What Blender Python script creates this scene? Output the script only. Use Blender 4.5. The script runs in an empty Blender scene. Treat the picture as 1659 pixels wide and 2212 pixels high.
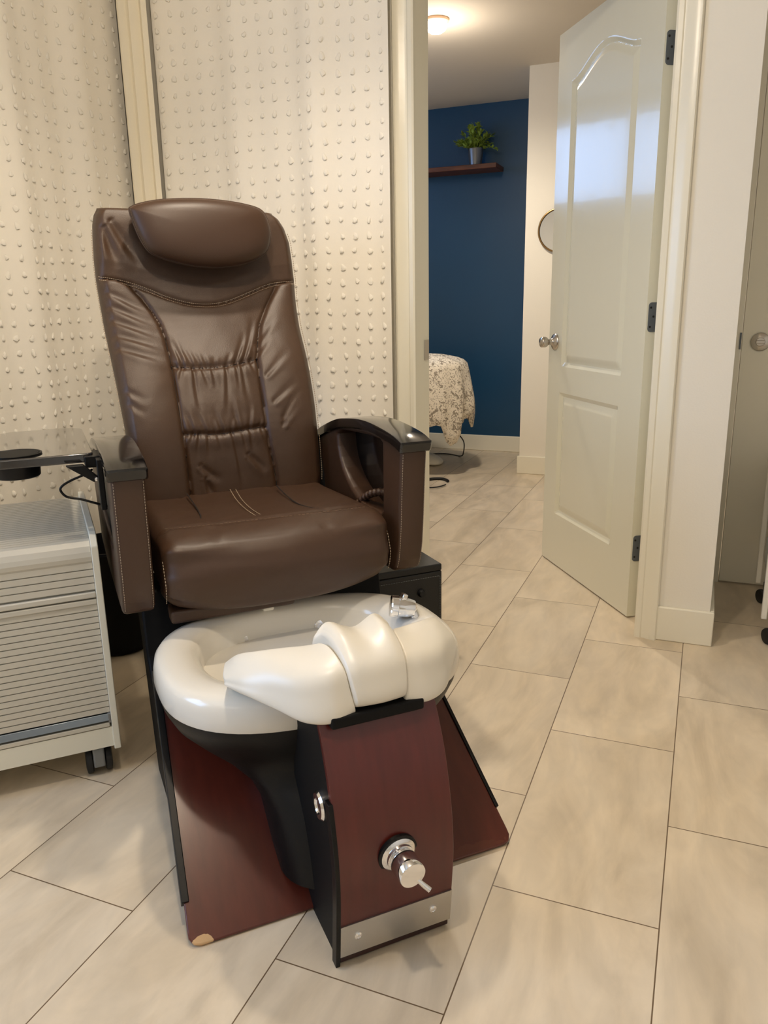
import bpy, bmesh, math, random
from mathutils import Vector, Matrix, noise as mnoise

random.seed(7)
scene = bpy.context.scene
COL = scene.collection
PI = math.pi

# ------------------------------------------------------------------ helpers
def interp(x, xs, ys):
    if x <= xs[0]: return ys[0]
    for i in range(1, len(xs)):
        if x <= xs[i]:
            t = (x - xs[i-1]) / (xs[i] - xs[i-1])
            return ys[i-1] + t * (ys[i] - ys[i-1])
    return ys[-1]

def srgb(r, g, b):
    f = lambda c: c/12.92 if c <= 0.04045 else ((c+0.055)/1.055)**2.4
    return (f(r/255.), f(g/255.), f(b/255.), 1.0)

def mat(name, col, rough=0.5, metal=0.0, coat=0.0, bump=0.0, bscale=60.0, var=0.0, vscale=4.0, spec=0.5, sheen=0.0, emit=None, estr=0.0, trans=0.0, alpha=1.0, coat_rough=0.05, detail=3.0, stretch=None):
    m = bpy.data.materials.new(name); m.use_nodes = True
    nt = m.node_tree; N = nt.nodes; L = nt.links
    b = N['Principled BSDF']
    b.inputs['Base Color'].default_value = col
    b.inputs['Roughness'].default_value = rough
    b.inputs['Metallic'].default_value = metal
    b.inputs['Coat Weight'].default_value = coat
    b.inputs['Coat Roughness'].default_value = coat_rough
    b.inputs['Specular IOR Level'].default_value = spec
    b.inputs['Sheen Weight'].default_value = sheen
    b.inputs['Transmission Weight'].default_value = trans
    b.inputs['Alpha'].default_value = alpha
    if emit:
        b.inputs['Emission Color'].default_value = emit
        b.inputs['Emission Strength'].default_value = estr
    tc = N.new('ShaderNodeTexCoord')
    vec = tc.outputs['Object']
    if stretch:
        mp = N.new('ShaderNodeMapping'); mp.inputs['Scale'].default_value = stretch
        L.new(vec, mp.inputs['Vector']); vec = mp.outputs['Vector']
    nz = N.new('ShaderNodeTexNoise'); nz.inputs['Scale'].default_value = vscale; nz.inputs['Detail'].default_value = 5
    L.new(vec, nz.inputs['Vector'])
    if var > 0:
        r = N.new('ShaderNodeValToRGB')
        r.color_ramp.elements[0].position = 0.3; r.color_ramp.elements[1].position = 0.7
        r.color_ramp.elements[0].color = tuple(c*(1-var) for c in col[:3]) + (1,)
        r.color_ramp.elements[1].color = tuple(min(1, c*(1+var)) for c in col[:3]) + (1,)
        L.new(nz.outputs['Fac'], r.inputs['Fac']); L.new(r.outputs['Color'], b.inputs['Base Color'])
    if bump > 0:
        n2 = N.new('ShaderNodeTexNoise'); n2.inputs['Scale'].default_value = bscale; n2.inputs['Detail'].default_value = detail
        L.new(tc.outputs['Object'], n2.inputs['Vector'])
        bp = N.new('ShaderNodeBump'); bp.inputs['Strength'].default_value = bump; bp.inputs['Distance'].default_value = 0.01
        L.new(n2.outputs['Fac'], bp.inputs['Height']); L.new(bp.outputs['Normal'], b.inputs['Normal'])
    return m

def children_link(o, parent):
    if parent is not None: o.parent = parent

def obj(name, bm, m=None, parent=None, smooth=True, bevel=0.0, segs=3, subsurf=0, auto=None, recalc=True, mats=None):
    if recalc: bmesh.ops.recalc_face_normals(bm, faces=bm.faces[:])
    me = bpy.data.meshes.new(name); bm.to_mesh(me); bm.free()
    for mm in (mats or [m]):
        if mm: me.materials.append(mm)
    for p in me.polygons: p.use_smooth = smooth
    o = bpy.data.objects.new(name, me); COL.objects.link(o)
    children_link(o, parent)
    if bevel > 0:
        md = o.modifiers.new('bevel', 'BEVEL'); md.width = bevel; md.segments = segs; md.limit_method = 'ANGLE'; md.angle_limit = math.radians(35)
        md.harden_normals = False
    if subsurf > 0:
        md = o.modifiers.new('sub', 'SUBSURF'); md.levels = subsurf; md.render_levels = subsurf
    if smooth and subsurf == 0:
        me.set_sharp_from_angle(angle=math.radians(auto if auto else 40))
    return o

def thing(name, label, cat, loc=(0,0,0), rz=0.0, group=None):
    o = bpy.data.objects.new(name, None); COL.objects.link(o)
    o.location = loc; o.rotation_euler = (0, 0, rz); o.empty_display_size = 0.1
    o['label'] = label; o['category'] = cat
    if group: o['group'] = group
    return o

def tag(o, label, cat, group=None, kind=None):
    o['label'] = label; o['category'] = cat
    if group: o['group'] = group
    if kind: o['kind'] = kind
    return o

def struct(name, bm, m, parent=None, **kw):
    o = obj(name, bm, m, parent, **kw)
    if parent is None: o['kind'] = 'structure'
    return o

def BM(): return bmesh.new()

def box(bm, x0, x1, y0, y1, z0, z1, M=None):
    vs = [Vector((x, y, z)) for x in (x0, x1) for y in (y0, y1) for z in (z0, z1)]
    if M is not None: vs = [M @ v for v in vs]
    v = [bm.verts.new(p) for p in vs]
    for f in ((0,1,3,2),(4,6,7,5),(0,4,5,1),(2,3,7,6),(0,2,6,4),(1,5,7,3)):
        bm.faces.new([v[i] for i in f])
    return bm

def prism(bm, pts, a0, a1, axis='x', M=None):
    """extrude polygon pts (p,q) along axis; axis x: pts=(y,z); y: pts=(x,z); z: pts=(x,y)"""
    def mk(p, a):
        if axis == 'x': v = Vector((a, p[0], p[1]))
        elif axis == 'y': v = Vector((p[0], a, p[1]))
        else: v = Vector((p[0], p[1], a))
        return M @ v if M is not None else v
    A = [bm.verts.new(mk(p, a0)) for p in pts]; B = [bm.verts.new(mk(p, a1)) for p in pts]
    n = len(pts)
    bm.faces.new(A); bm.faces.new(B[::-1])
    for i in range(n):
        j = (i+1) % n
        bm.faces.new((A[i], A[j], B[j], B[i]))
    return bm

def rings(bm, R, closed=True, caps=(True, True), wrap=False):
    V = [[bm.verts.new(Vector(p)) for p in ring] for ring in R]
    n = len(V[0])
    rng = len(V) if wrap else len(V)-1
    for i in range(rng):
        a, b = V[i], V[(i+1) % len(V)]
        for j in range(n if closed else n-1):
            k = (j+1) % n
            bm.faces.new((a[j], a[k], b[k], b[j]))
    if closed and not wrap:
        if caps[0]: bm.faces.new(V[0][::-1])
        if caps[1]: bm.faces.new(V[-1])
    return V

def frame_at(d, up=Vector((0,0,1))):
    d = d.normalized()
    if abs(d.dot(up)) > 0.98: up = Vector((1,0,0))
    s = d.cross(up).normalized(); u = s.cross(d)
    return s, u

def tube(bm, pts, r, n=10, caps=True):
    pts = [Vector(p) for p in pts]
    R = []
    s = None
    for i, p in enumerate(pts):
        d = (pts[min(i+1, len(pts)-1)] - pts[max(i-1, 0)])
        if s is None:
            s, u = frame_at(d)
        else:
            d.normalize(); s = (s - d*s.dot(d)).normalized(); u = s.cross(d)
        rr = r[i] if isinstance(r, (list, tuple)) else r
        R.append([p + s*math.cos(2*PI*k/n)*rr + u*math.sin(2*PI*k/n)*rr for k in range(n)])
    rings(bm, R, caps=(caps, caps))
    return bm

def lathe(bm, prof, n=32, M=None, caps=(True, True)):
    R = []
    for r, z in prof:
        ring = [Vector((r*math.cos(2*PI*k/n), r*math.sin(2*PI*k/n), z)) for k in range(n)]
        if M is not None: ring = [M @ v for v in ring]
        R.append(ring)
    rings(bm, R, caps=caps)
    return bm

def catmull(pts, n=8, closed=False):
    P = [Vector(p) for p in pts]; out = []
    m = len(P)
    for i in range(m if closed else m-1):
        if closed:
            p0, p1, p2, p3 = P[(i-1) % m], P[i], P[(i+1) % m], P[(i+2) % m]
        else:
            p0, p1, p2, p3 = P[max(i-1, 0)], P[i], P[i+1], P[min(i+2, m-1)]
        for k in range(n):
            t = k/n
            out.append(0.5*((2*p1) + (p2-p0)*t + (2*p0-5*p1+4*p2-p3)*t*t + (3*p1-p0-3*p2+p3)*t**3))
    if not closed: out.append(P[-1])
    return out

def dashes(bm, pts, r=0.0011, dash=0.005, gap=0.002, n=5):
    """thread stitching along a polyline"""
    pts = [Vector(p) for p in pts]
    L = [0.0]
    for i in range(1, len(pts)): L.append(L[-1] + (pts[i]-pts[i-1]).length)
    def at(s):
        for i in range(1, len(pts)):
            if s <= L[i] or i == len(pts)-1:
                t = (s-L[i-1])/max(1e-9, L[i]-L[i-1]); return pts[i-1].lerp(pts[i], min(1, t))
    s = 0.0
    while s + dash < L[-1]:
        a, b = at(s), at(s+dash)
        if (b-a).length > 1e-5: tube(bm, [a, a.lerp(b, .5), b], [r*.6, r, r*.6], n)
        s += dash + gap
    return bm

def stitch(parent, lines, m, r, dash, gap, name='stitching'):
    for ln_ in lines:
        b_ = BM(); dashes(b_, ln_, r, dash, gap); obj(name, b_, m, parent, recalc=False)

def rot_to(d, loc):
    """matrix taking +z to direction d at loc"""
    d = Vector(d).normalized()
    q = Vector((0,0,1)).rotation_difference(d)
    return Matrix.Translation(Vector(loc)) @ q.to_matrix().to_4x4()

# ------------------------------------------------------------------ materials
M_wall = mat('wall_paint', srgb(235,230,218), 0.55, bump=0.05, bscale=180)
M_trim = mat('trim_gloss_paint', srgb(236,231,214), 0.28, bump=0.03, bscale=40)
M_door = mat('door_gloss_paint', srgb(226,224,206), 0.16, coat=0.35, bump=0.07, bscale=13)
M_ceil = mat('ceiling_paint', srgb(216,206,190), 0.8)
M_blue = mat('blue_paint', srgb(16,66,100), 0.42, var=0.10, vscale=1.2, bump=0.04, bscale=160)
M_curtain = mat('curtain_fabric', srgb(246,240,228), 0.9, sheen=0.2, bump=0.08, bscale=500, spec=0.2)
M_tuft = mat('curtain_tuft_thread', srgb(246,241,230), 0.95, spec=0.1, bump=0.3, bscale=700)
M_drape = mat('cream_drape', srgb(248,240,220), 0.85, bump=0.1, bscale=400, spec=0.2)
M_leather = mat('brown_leather', srgb(68,47,31), 0.45, bump=0.10, bscale=420, var=0.10, vscale=6, coat=0.06, coat_rough=0.4)
M_leather2 = mat('brown_vinyl', srgb(66,46,33), 0.43, spec=0.4, bump=0.06, bscale=500, coat=0.08, coat_rough=0.35)
M_thread = mat('tan_thread', srgb(168,150,128), 0.8)
M_thread_dark = mat('brown_thread', srgb(120,98,80), 0.8)
M_seam = mat('seam_shadow', srgb(28,18,14), 0.8)
M_black = mat('black_plastic', srgb(7,7,8), 0.42, spec=0.28, bump=0.03, bscale=300)
M_blackgloss = mat('black_lacquer', srgb(8,8,9), 0.14, coat=0.5, coat_rough=0.08)
M_blackmat = mat('black_matte', srgb(8,8,9), 0.6, spec=0.2)
M_mahog = mat('mahogany_veneer', srgb(84,30,25), 0.28, var=0.14, vscale=9, stretch=(7,1.2,1.2), coat=0.15, coat_rough=0.2, bump=0.02, bscale=90)
M_basin = mat('pearl_acrylic', srgb(224,219,208), 0.22, coat=0.5, coat_rough=0.12)
M_pad = mat('pearl_pad', srgb(224,218,205), 0.36, coat=0.25, coat_rough=0.3)
M_chrome = mat('chrome', (0.85,0.85,0.86,1), 0.06, metal=1.0)
M_steel = mat('brushed_steel', (0.56,0.55,0.53,1), 0.33, metal=1.0, bump=0.04, bscale=300)
M_nickel = mat('satin_nickel', (0.55,0.51,0.46,1), 0.25, metal=1.0)
M_hinge = mat('hinge_steel', srgb(100,106,112), 0.45, metal=0.3)
M_cart = mat('cart_white', srgb(222,220,206), 0.42)
M_slat = mat('tambour_grey', srgb(198,194,182), 0.38, metal=0.1)
M_lock = mat('cart_metal', srgb(140,150,160), 0.3, metal=0.9)
M_grey = mat('grey_plastic', srgb(120,122,122), 0.5)
M_rubber = mat('black_rubber', srgb(16,16,17), 0.6)
M_shelf = mat('walnut', srgb(92,50,26), 0.45, var=0.35, vscale=8, stretch=(1,8,8))
M_leaf = mat('leaf_green', srgb(136,160,66), 0.5, var=0.35, vscale=22)
M_pot = mat('tin_pot', (0.20,0.21,0.23,1), 0.35, metal=0.9)
M_brass = mat('brass_rim', srgb(150,120,78), 0.3, metal=0.8)
M_mirror = mat('mirror_glass', (0.86,0.87,0.86,1), 0.03, metal=1.0)
M_whiteplastic = mat('white_plastic', srgb(228,224,212), 0.35)
M_lampglass = mat('lamp_glass', (1,.96,.9,1), 0.4, emit=(1.0,0.86,0.7,1), estr=10)
M_lampbase = mat('lamp_base', srgb(235,200,170), 0.4)
M_boxleather = mat('black_leatherette', srgb(15,17,17), 0.5, bump=0.08, bscale=400)
M_clear = mat('frosted_plastic', srgb(214,218,214), 0.3, alpha=0.75)

def mat_floor():
    m = bpy.data.materials.new('floor_tile'); m.use_nodes = True
    nt = m.node_tree; N = nt.nodes; L = nt.links; b = N['Principled BSDF']
    g = N.new('ShaderNodeNewGeometry'); s = N.new('ShaderNodeSeparateXYZ'); L.new(g.outputs['Position'], s.inputs[0])
    ad = N.new('ShaderNodeMath'); ad.operation = 'ADD'; ad.inputs[1].default_value = 0.0394 + 0.6087*20
    L.new(s.outputs['Y'], ad.inputs[0])
    ax = N.new('ShaderNodeMath'); ax.operation = 'ADD'; ax.inputs[1].default_value = 0.3048*20
    L.new(s.outputs['X'], ax.inputs[0])
    cmb = N.new('ShaderNodeCombineXYZ'); L.new(ad.outputs[0], cmb.inputs[0]); L.new(ax.outputs[0], cmb.inputs[1])
    br = N.new('ShaderNodeTexBrick')
    br.offset = 0.5; br.offset_frequency = 2; br.squash = 1.0
    br.inputs['Scale'].default_value = 1.0; br.inputs['Brick Width'].default_value = 0.6087; br.inputs['Row Height'].default_value = 0.3048
    br.inputs['Mortar Size'].default_value = 0.0013; br.inputs['Mortar Smooth'].default_value = 0.15; br.inputs['Bias'].default_value = 0.0
    br.inputs['Color1'].default_value = (0,0,0,1); br.inputs['Color2'].default_value = (1,1,1,1); br.inputs['Mortar'].default_value = (0.5,0.5,0.5,1)
    L.new(cmb.outputs[0], br.inputs['Vector'])
    # per tile offset of the stone clouds
    off = N.new('ShaderNodeVectorMath'); off.operation = 'SCALE'; L.new(br.outputs['Color'], off.inputs[0]); off.inputs['Scale'].default_value = 7.0
    rotm = N.new('ShaderNodeMapping'); rotm.inputs['Rotation'].default_value = (0,0,math.radians(25)); rotm.inputs['Scale'].default_value = (1.0,0.35,1)
    L.new(g.outputs['Position'], rotm.inputs['Vector'])
    av = N.new('ShaderNodeVectorMath'); av.operation = 'ADD'; L.new(rotm.outputs[0], av.inputs[0]); L.new(off.outputs[0], av.inputs[1])
    n1 = N.new('ShaderNodeTexNoise'); n1.inputs['Scale'].default_value = 5.0; n1.inputs['Detail'].default_value = 7; n1.inputs['Roughness'].default_value = 0.58; n1.inputs['Distortion'].default_value = 1.2
    L.new(av.outputs[0], n1.inputs['Vector'])
    r1 = N.new('ShaderNodeValToRGB'); e = r1.color_ramp.elements
    e[0].position = 0.30; e[0].color = srgb(196,182,160); e[1].position = 0.72; e[1].color = srgb(228,215,194)
    e2 = e.new(0.5); e2.color = srgb(216,202,180)
    L.new(n1.outputs['Fac'], r1.inputs['Fac'])
    n2 = N.new('ShaderNodeTexNoise'); n2.inputs['Scale'].default_value = 22.0; n2.inputs['Detail'].default_value = 6; n2.inputs['Distortion'].default_value = 0.6
    L.new(av.outputs[0], n2.inputs['Vector'])
    r2 = N.new('ShaderNodeValToRGB'); r2.color_ramp.elements[0].position = 0.35; r2.color_ramp.elements[1].position = 0.75
    r2.color_ramp.elements[0].color = (0.90,0.895,0.89,1); r2.color_ramp.elements[1].color = (1.04,1.02,0.99,1)
    L.new(n2.outputs['Fac'], r2.inputs['Fac'])
    mx = N.new('ShaderNodeMixRGB'); mx.blend_type = 'MULTIPLY'; mx.inputs[0].default_value = 1; L.new(r1.outputs[0], mx.inputs[1]); L.new(r2.outputs[0], mx.inputs[2])
    # tile to tile tone
    r3 = N.new('ShaderNodeValToRGB'); r3.color_ramp.elements[0].color = (0.955,0.955,0.955,1); r3.color_ramp.elements[1].color = (1.03,1.02,1.0,1)
    L.new(br.outputs['Color'], r3.inputs['Fac'])
    mx2 = N.new('ShaderNodeMixRGB'); mx2.blend_type = 'MULTIPLY'; mx2.inputs[0].default_value = 1; L.new(mx.outputs[0], mx2.inputs[1]); L.new(r3.outputs[0], mx2.inputs[2])
    mg = N.new('ShaderNodeMixRGB'); L.new(br.outputs['Fac'], mg.inputs[0]); L.new(mx2.outputs[0], mg.inputs[1]); mg.inputs[2].default_value = srgb(104,84,62)
    L.new(mg.outputs[0], b.inputs['Base Color'])
    b.inputs['Roughness'].default_value = 0.34
    rr = N.new('ShaderNodeMapRange'); rr.inputs[3].default_value = 0.28; rr.inputs[4].default_value = 0.42; L.new(n2.outputs['Fac'], rr.inputs[0]); L.new(rr.outputs[0], b.inputs['Roughness'])
    bp = N.new('ShaderNodeBump'); bp.inputs['Strength'].default_value = 0.35; bp.inputs['Distance'].default_value = 0.002; bp.invert = True
    L.new(br.outputs['Fac'], bp.inputs['Height']); L.new(bp.outputs[0], b.inputs['Normal'])
    return m
M_floor = mat_floor()

def mat_duvet():
    m = mat('floral_duvet', srgb(232,222,206), 0.85, bump=0.1, bscale=60)
    nt = m.node_tree; N = nt.nodes; L = nt.links; b = N['Principled BSDF']
    tc = N.new('ShaderNodeTexCoord')
    ds = N.new('ShaderNodeTexNoise'); ds.inputs['Scale'].default_value = 14; L.new(tc.outputs['Object'], ds.inputs['Vector'])
    mixv = N.new('ShaderNodeMixRGB'); mixv.inputs[0].default_value = 0.10; L.new(tc.outputs['Object'], mixv.inputs[1]); L.new(ds.outputs['Color'], mixv.inputs[2])
    v = N.new('ShaderNodeTexVoronoi'); v.inputs['Scale'].default_value = 22; v.feature = 'F1'; L.new(mixv.outputs[0], v.inputs['Vector'])
    n = N.new('ShaderNodeTexNoise'); n.inputs['Scale'].default_value = 26; n.inputs['Detail'].default_value = 3; n.inputs['Distortion'].default_value = 2.5; L.new(tc.outputs['Object'], n.inputs['Vector'])
    a = N.new('ShaderNodeMath'); a.operation = 'LESS_THAN'; a.inputs[1].default_value = 0.46; L.new(v.outputs['Distance'], a.inputs[0])
    c = N.new('ShaderNodeMath'); c.operation = 'GREATER_THAN'; c.inputs[1].default_value = 0.50; L.new(n.outputs['Fac'], c.inputs[0])
    d = N.new('ShaderNodeMath'); d.operation = 'MULTIPLY'; L.new(a.outputs[0], d.inputs[0]); L.new(c.outputs[0], d.inputs[1])
    n3 = N.new('ShaderNodeTexNoise'); n3.inputs['Scale'].default_value = 48; n3.inputs['Distortion'].default_value = 3; L.new(tc.outputs['Object'], n3.inputs['Vector'])
    c3 = N.new('ShaderNodeMath'); c3.operation = 'GREATER_THAN'; c3.inputs[1].default_value = 0.585; L.new(n3.outputs['Fac'], c3.inputs[0])
    mx0 = N.new('ShaderNodeMath'); mx0.operation = 'MAXIMUM'; L.new(d.outputs[0], mx0.inputs[0]); L.new(c3.outputs[0], mx0.inputs[1])
    mx = N.new('ShaderNodeMixRGB'); L.new(mx0.outputs[0], mx.inputs[0]); mx.inputs[1].default_value = srgb(236,227,212); mx.inputs[2].default_value = srgb(150,140,126)
    L.new(mx.outputs[0], b.inputs['Base Color'])
    return m
M_duvet = mat_duvet()

# ------------------------------------------------------------------ camera
cam = bpy.data.cameras.new('camera'); co = bpy.data.objects.new('camera', cam); COL.objects.link(co)
Rm = Matrix(((0.9264026521838413,-0.08045383979570134,0.3678386952033085),
             (0.37610142356731807,0.2445494284039918,-0.8937243961411805),
             (-0.01805118326818679,0.9662933078157009,0.2568100427421206)))
co.matrix_world = Matrix.Translation(Vector((-0.003,-1.896,1.087))) @ Rm.to_4x4()
cam.sensor_fit = 'AUTO'; cam.sensor_width = 36.0; cam.lens = 1684.194/2212*36.0; cam.clip_start = 0.02
scene.camera = co

# ------------------------------------------------------------------ room shell
H = 2.41
WY = 0.657; WT = 0.143          # doorway wall front face and thickness
XL = -2.12
XR = 1.7; YF = -4.6
DX0, DX1, DH = -0.927, -0.151, 2.075
bm = BM(); box(bm, -3.3, XR+0.1, YF-0.1, 4.0, -0.1, 0.0); struct('floor', bm, M_floor, smooth=False)
bm = BM(); box(bm, -3.3, XR+0.1, YF-0.1, 4.0, H, H+0.1); struct('ceiling', bm, M_ceil, smooth=False)
# doorway wall with opening
bm = BM()
box(bm, XL, DX0-0.02, WY, WY+WT, 0, H); box(bm, DX1+0.02, 0.072, WY, WY+WT, 0, H); box(bm, DX0-0.02, DX1+0.02, WY, WY+WT, DH+0.02, H)
struct('wall_back', bm, M_wall, smooth=False)
# side return of that wall towards the recess and the recess back wall
bm = BM(); box(bm, 0.0, 0.072, WY+WT, 1.30, 0, H); struct('wall_return', bm, M_wall, smooth=False)
RX0, RX1 = 0.111, 0.87
bm = BM(); box(bm, 0.0, RX0-0.003, 1.30, 1.40, 0, H); box(bm, RX1+0.003, XR, 1.30, 1.40, 0, H); box(bm, RX0-0.003, RX1+0.003, 1.30, 1.40, 2.06, H)
struct('wall_recess', bm, M_trim, smooth=False)
# left wall with a window behind the camera's left
bm = BM()
wy0, wy1, wz0, wz1 = -2.9, -1.5, 0.85, 2.05
box(bm, XL-0.12, XL, YF, wy0, 0, H); box(bm, XL-0.12, XL, wy1, WY+WT, 0, H); box(bm, XL-0.12, XL, wy0, wy1, 0, wz0); box(bm, XL-0.12, XL, wy0, wy1, wz1, H)
struct('wall_left', bm, M_wall, smooth=False)
bm = BM(); box(bm, XR, XR+0.1, YF, 1.4, 0, H); struct('wall_right', bm, M_wall, smooth=False)
bm = BM(); box(bm, XL-0.12, XR+0.1, YF-0.1, YF, 0, H); struct('wall_front', bm, M_wall, smooth=False)
def window(name, x, y0, y1, z0, z1):
    bm = BM(); w = 0.05
    for a in ((y0, y0+w, z0, z1), (y1-w, y1, z0, z1), (y0, y1, z0, z0+w), (y0, y1, z1-w, z1), ((y0+y1)/2-.02, (y0+y1)/2+.02, z0, z1)):
        box(bm, x-0.07, x-0.02, a[0], a[1], a[2], a[3])
    struct(name, bm, M_trim, smooth=False)
window('window_1', XL, wy0, wy1, wz0, wz1)
# back room
BX = -3.0
bm = BM(); box(bm, BX-0.1, 0.9, 3.83, 3.93, 0, H); struct('wall_blue', bm, M_blue, smooth=False)
bm = BM(); box(bm, -1.09, 0.9, 3.09, 3.83, 0, H); struct('wall_inner', bm, M_wall, smooth=False)
bm = BM()
by0, by1, bz0, bz1 = 1.6, 3.0, 1.72, 2.32
box(bm, BX-0.1, BX, WY+WT, by0, 0, H); box(bm, BX-0.1, BX, by1, 3.83, 0, H); box(bm, BX-0.1, BX, by0, by1, 0, bz0); box(bm, BX-0.1, BX, by0, by1, bz1, H)
struct('wall_far_left', bm, M_wall, smooth=False)
window('window_2', BX, by0, by1, bz0, bz1)
bm = BM(); box(bm, BX, XL-0.12, WY, WY+WT, 0, H); struct('wall_rear', bm, M_wall, smooth=False)
bm = BM(); box(bm, 0.8, 0.9, 1.40, 3.09, 0, H); struct('wall_far_right', bm, M_wall, smooth=False)

# baseboards
def baseboard(name, x0, x1, y0, y1, h=0.117):
    bm = BM(); box(bm, x0, x1, y0, y1, 0, h); struct(name, bm, M_trim, smooth=True, bevel=0.004)
baseboard('baseboard_right', -0.091, 0.085, WY-0.013, WY)
baseboard('baseboard_return', 0.072, 0.085, WY, 1.285)
baseboard('baseboard_blue', BX, -1.09, 3.815, 3.83)
baseboard('baseboard_inner', -1.103, 0.8, 3.077, 3.09)
# door frame: jambs and moulded casings
def casing(x_in, sgn, name):
    # moulded profile (x offset from inner edge, projection)
    prof = [(0,0),(0,0.010),(0.006,0.014),(0.018,0.014),(0.022,0.010),(0.030,0.011),(0.044,0.018),(0.060,0.020),(0.066,0.020),(0.070,0.014),(0.070,0.0)]
    pts = [(x_in + sgn*a, WY - b) for a, b in prof]
    bm = BM(); prism(bm, pts, 0, DH+0.07, 'z'); return struct(name, bm, M_trim, smooth=True, auto=25)
casing(DX0+0.004, -1, 'trim_1'); casing(DX1-0.004, 1, 'trim_2')
bm = BM(); box(bm, DX0-0.07, DX1+0.07, WY-0.018, WY, DH, DH+0.07); struct('trim_3', bm, M_trim, bevel=0.004)
bm = BM(); box(bm, DX0-0.02, DX0, WY-0.001, WY+WT, 0, DH)
jl = struct('trim_4', bm, M_trim, smooth=False)
bm = BM(); box(bm, DX0-0.0005, DX0+0.003, WY+0.09, WY+WT-0.008, 0.93-0.035, 0.93+0.035)
obj('strike_plate', bm, M_nickel, jl, bevel=0.001)
bm = BM(); box(bm, DX1, DX1+0.02, WY-0.001, WY+WT, 0, DH); struct('trim_5', bm, M_trim, smooth=False)
bm = BM(); box(bm, DX0, DX1, WY-0.001, WY+WT, DH, DH+0.02); struct('trim_6', bm, M_trim, smooth=False)

# ------------------------------------------------------------------ open panel door
PH = Vector((-0.193, 0.801, 0)); PLt = Vector((-0.610, 1.402, 0))
dd = (PLt-PH).normalized(); dn = Vector((dd.y, -dd.x, 0))   # dn points away from camera-side face
if dn.x < 0: dn = -dn
DM = Matrix(((dd.x, dn.x, 0, PH.x), (dd.y, dn.y, 0, PH.y), (0, 0, 1, 0), (0, 0, 0, 1)))   # local (s, depth, z)
DW, DHt = 0.731, 2.05
def door_leaf():
    """face grid with recessed bevelled panels; both faces"""
    bm = BM()
    def arch(s):   # top of upper panel
        t = (s-0.132)/(0.606-0.132)
        return 1.868 + 0.066*(0.5-0.5*math.cos(2*PI*min(1, max(0, t))))**0.9
    def depth(s, z):
        def prof(d):
            # d distance inside the panel edge
            if d <= 0: return 0.0
            if d < 0.016: return 0.0105*(d/0.016)
            if d < 0.018: return 0.0105
            if d < 0.043: return 0.0105 - 0.0085*(d-0.018)/0.025
            return 0.002
        best = 0.0
        for (a, b, z0, top) in ((0.136, 0.612, 0.836, None), (0.146, 0.620, 0.226, 0.732)):
            zt = arch(s) if top is None else top
            d = min(s-a, b-s, z-z0, zt-z)
            best = max(best, prof(d))
        return best
    ss = set([0, DW]); zs = set([0.006, DHt])
    for a in (0.136, 0.612, 0.146, 0.620):
        for o in (-0.048,-0.043,-0.030,-0.018,-0.016,-0.008,0,0.008,0.016,0.018,0.030,0.043,0.048): ss.add(a+o)
    for a in (0.836, 0.226, 0.732):
        for o in (-0.048,-0.043,-0.030,-0.018,-0.016,-0.008,0,0.008,0.016,0.018,0.030,0.043,0.048): zs.add(a+o)
    x = 0.12
    while x < 0.63: ss.add(x); x += 0.012
    z = 1.79
    while z < 1.96: zs.add(z); z += 0.003
    z = 0.25
    while z < 2.0: zs.add(round(z, 3)); z += 0.08
    ss = sorted(ss); zs = sorted(zs)
    V = [[bm.verts.new(DM @ Vector((s, depth(s, z), z))) for s in ss] for z in zs]
    W = [[bm.verts.new(DM @ Vector((s, 0.035, z))) for s in (0, DW)] for z in (zs[0], zs[-1])]
    for i in range(len(zs)-1):
        for j in range(len(ss)-1):
            bm.faces.new((V[i][j], V[i][j+1], V[i+1][j+1], V[i+1][j]))
    bm.faces.new((W[0][0], W[1][0], W[1][1], W[0][1]))
    bm.faces.new([V[i][0] for i in range(len(zs))] + [W[1][0], W[0][0]])
    bm.faces.new([V[i][-1] for i in range(len(zs))][::-1] + [W[0][1], W[1][1]])
    bm.faces.new([v for v in V[0]][::-1] + [W[0][0], W[0][1]])
    bm.faces.new([v for v in V[-1]] + [W[1][1], W[1][0]])
    return bm
door = struct('door_1', door_leaf(), M_door, auto=22)
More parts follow.
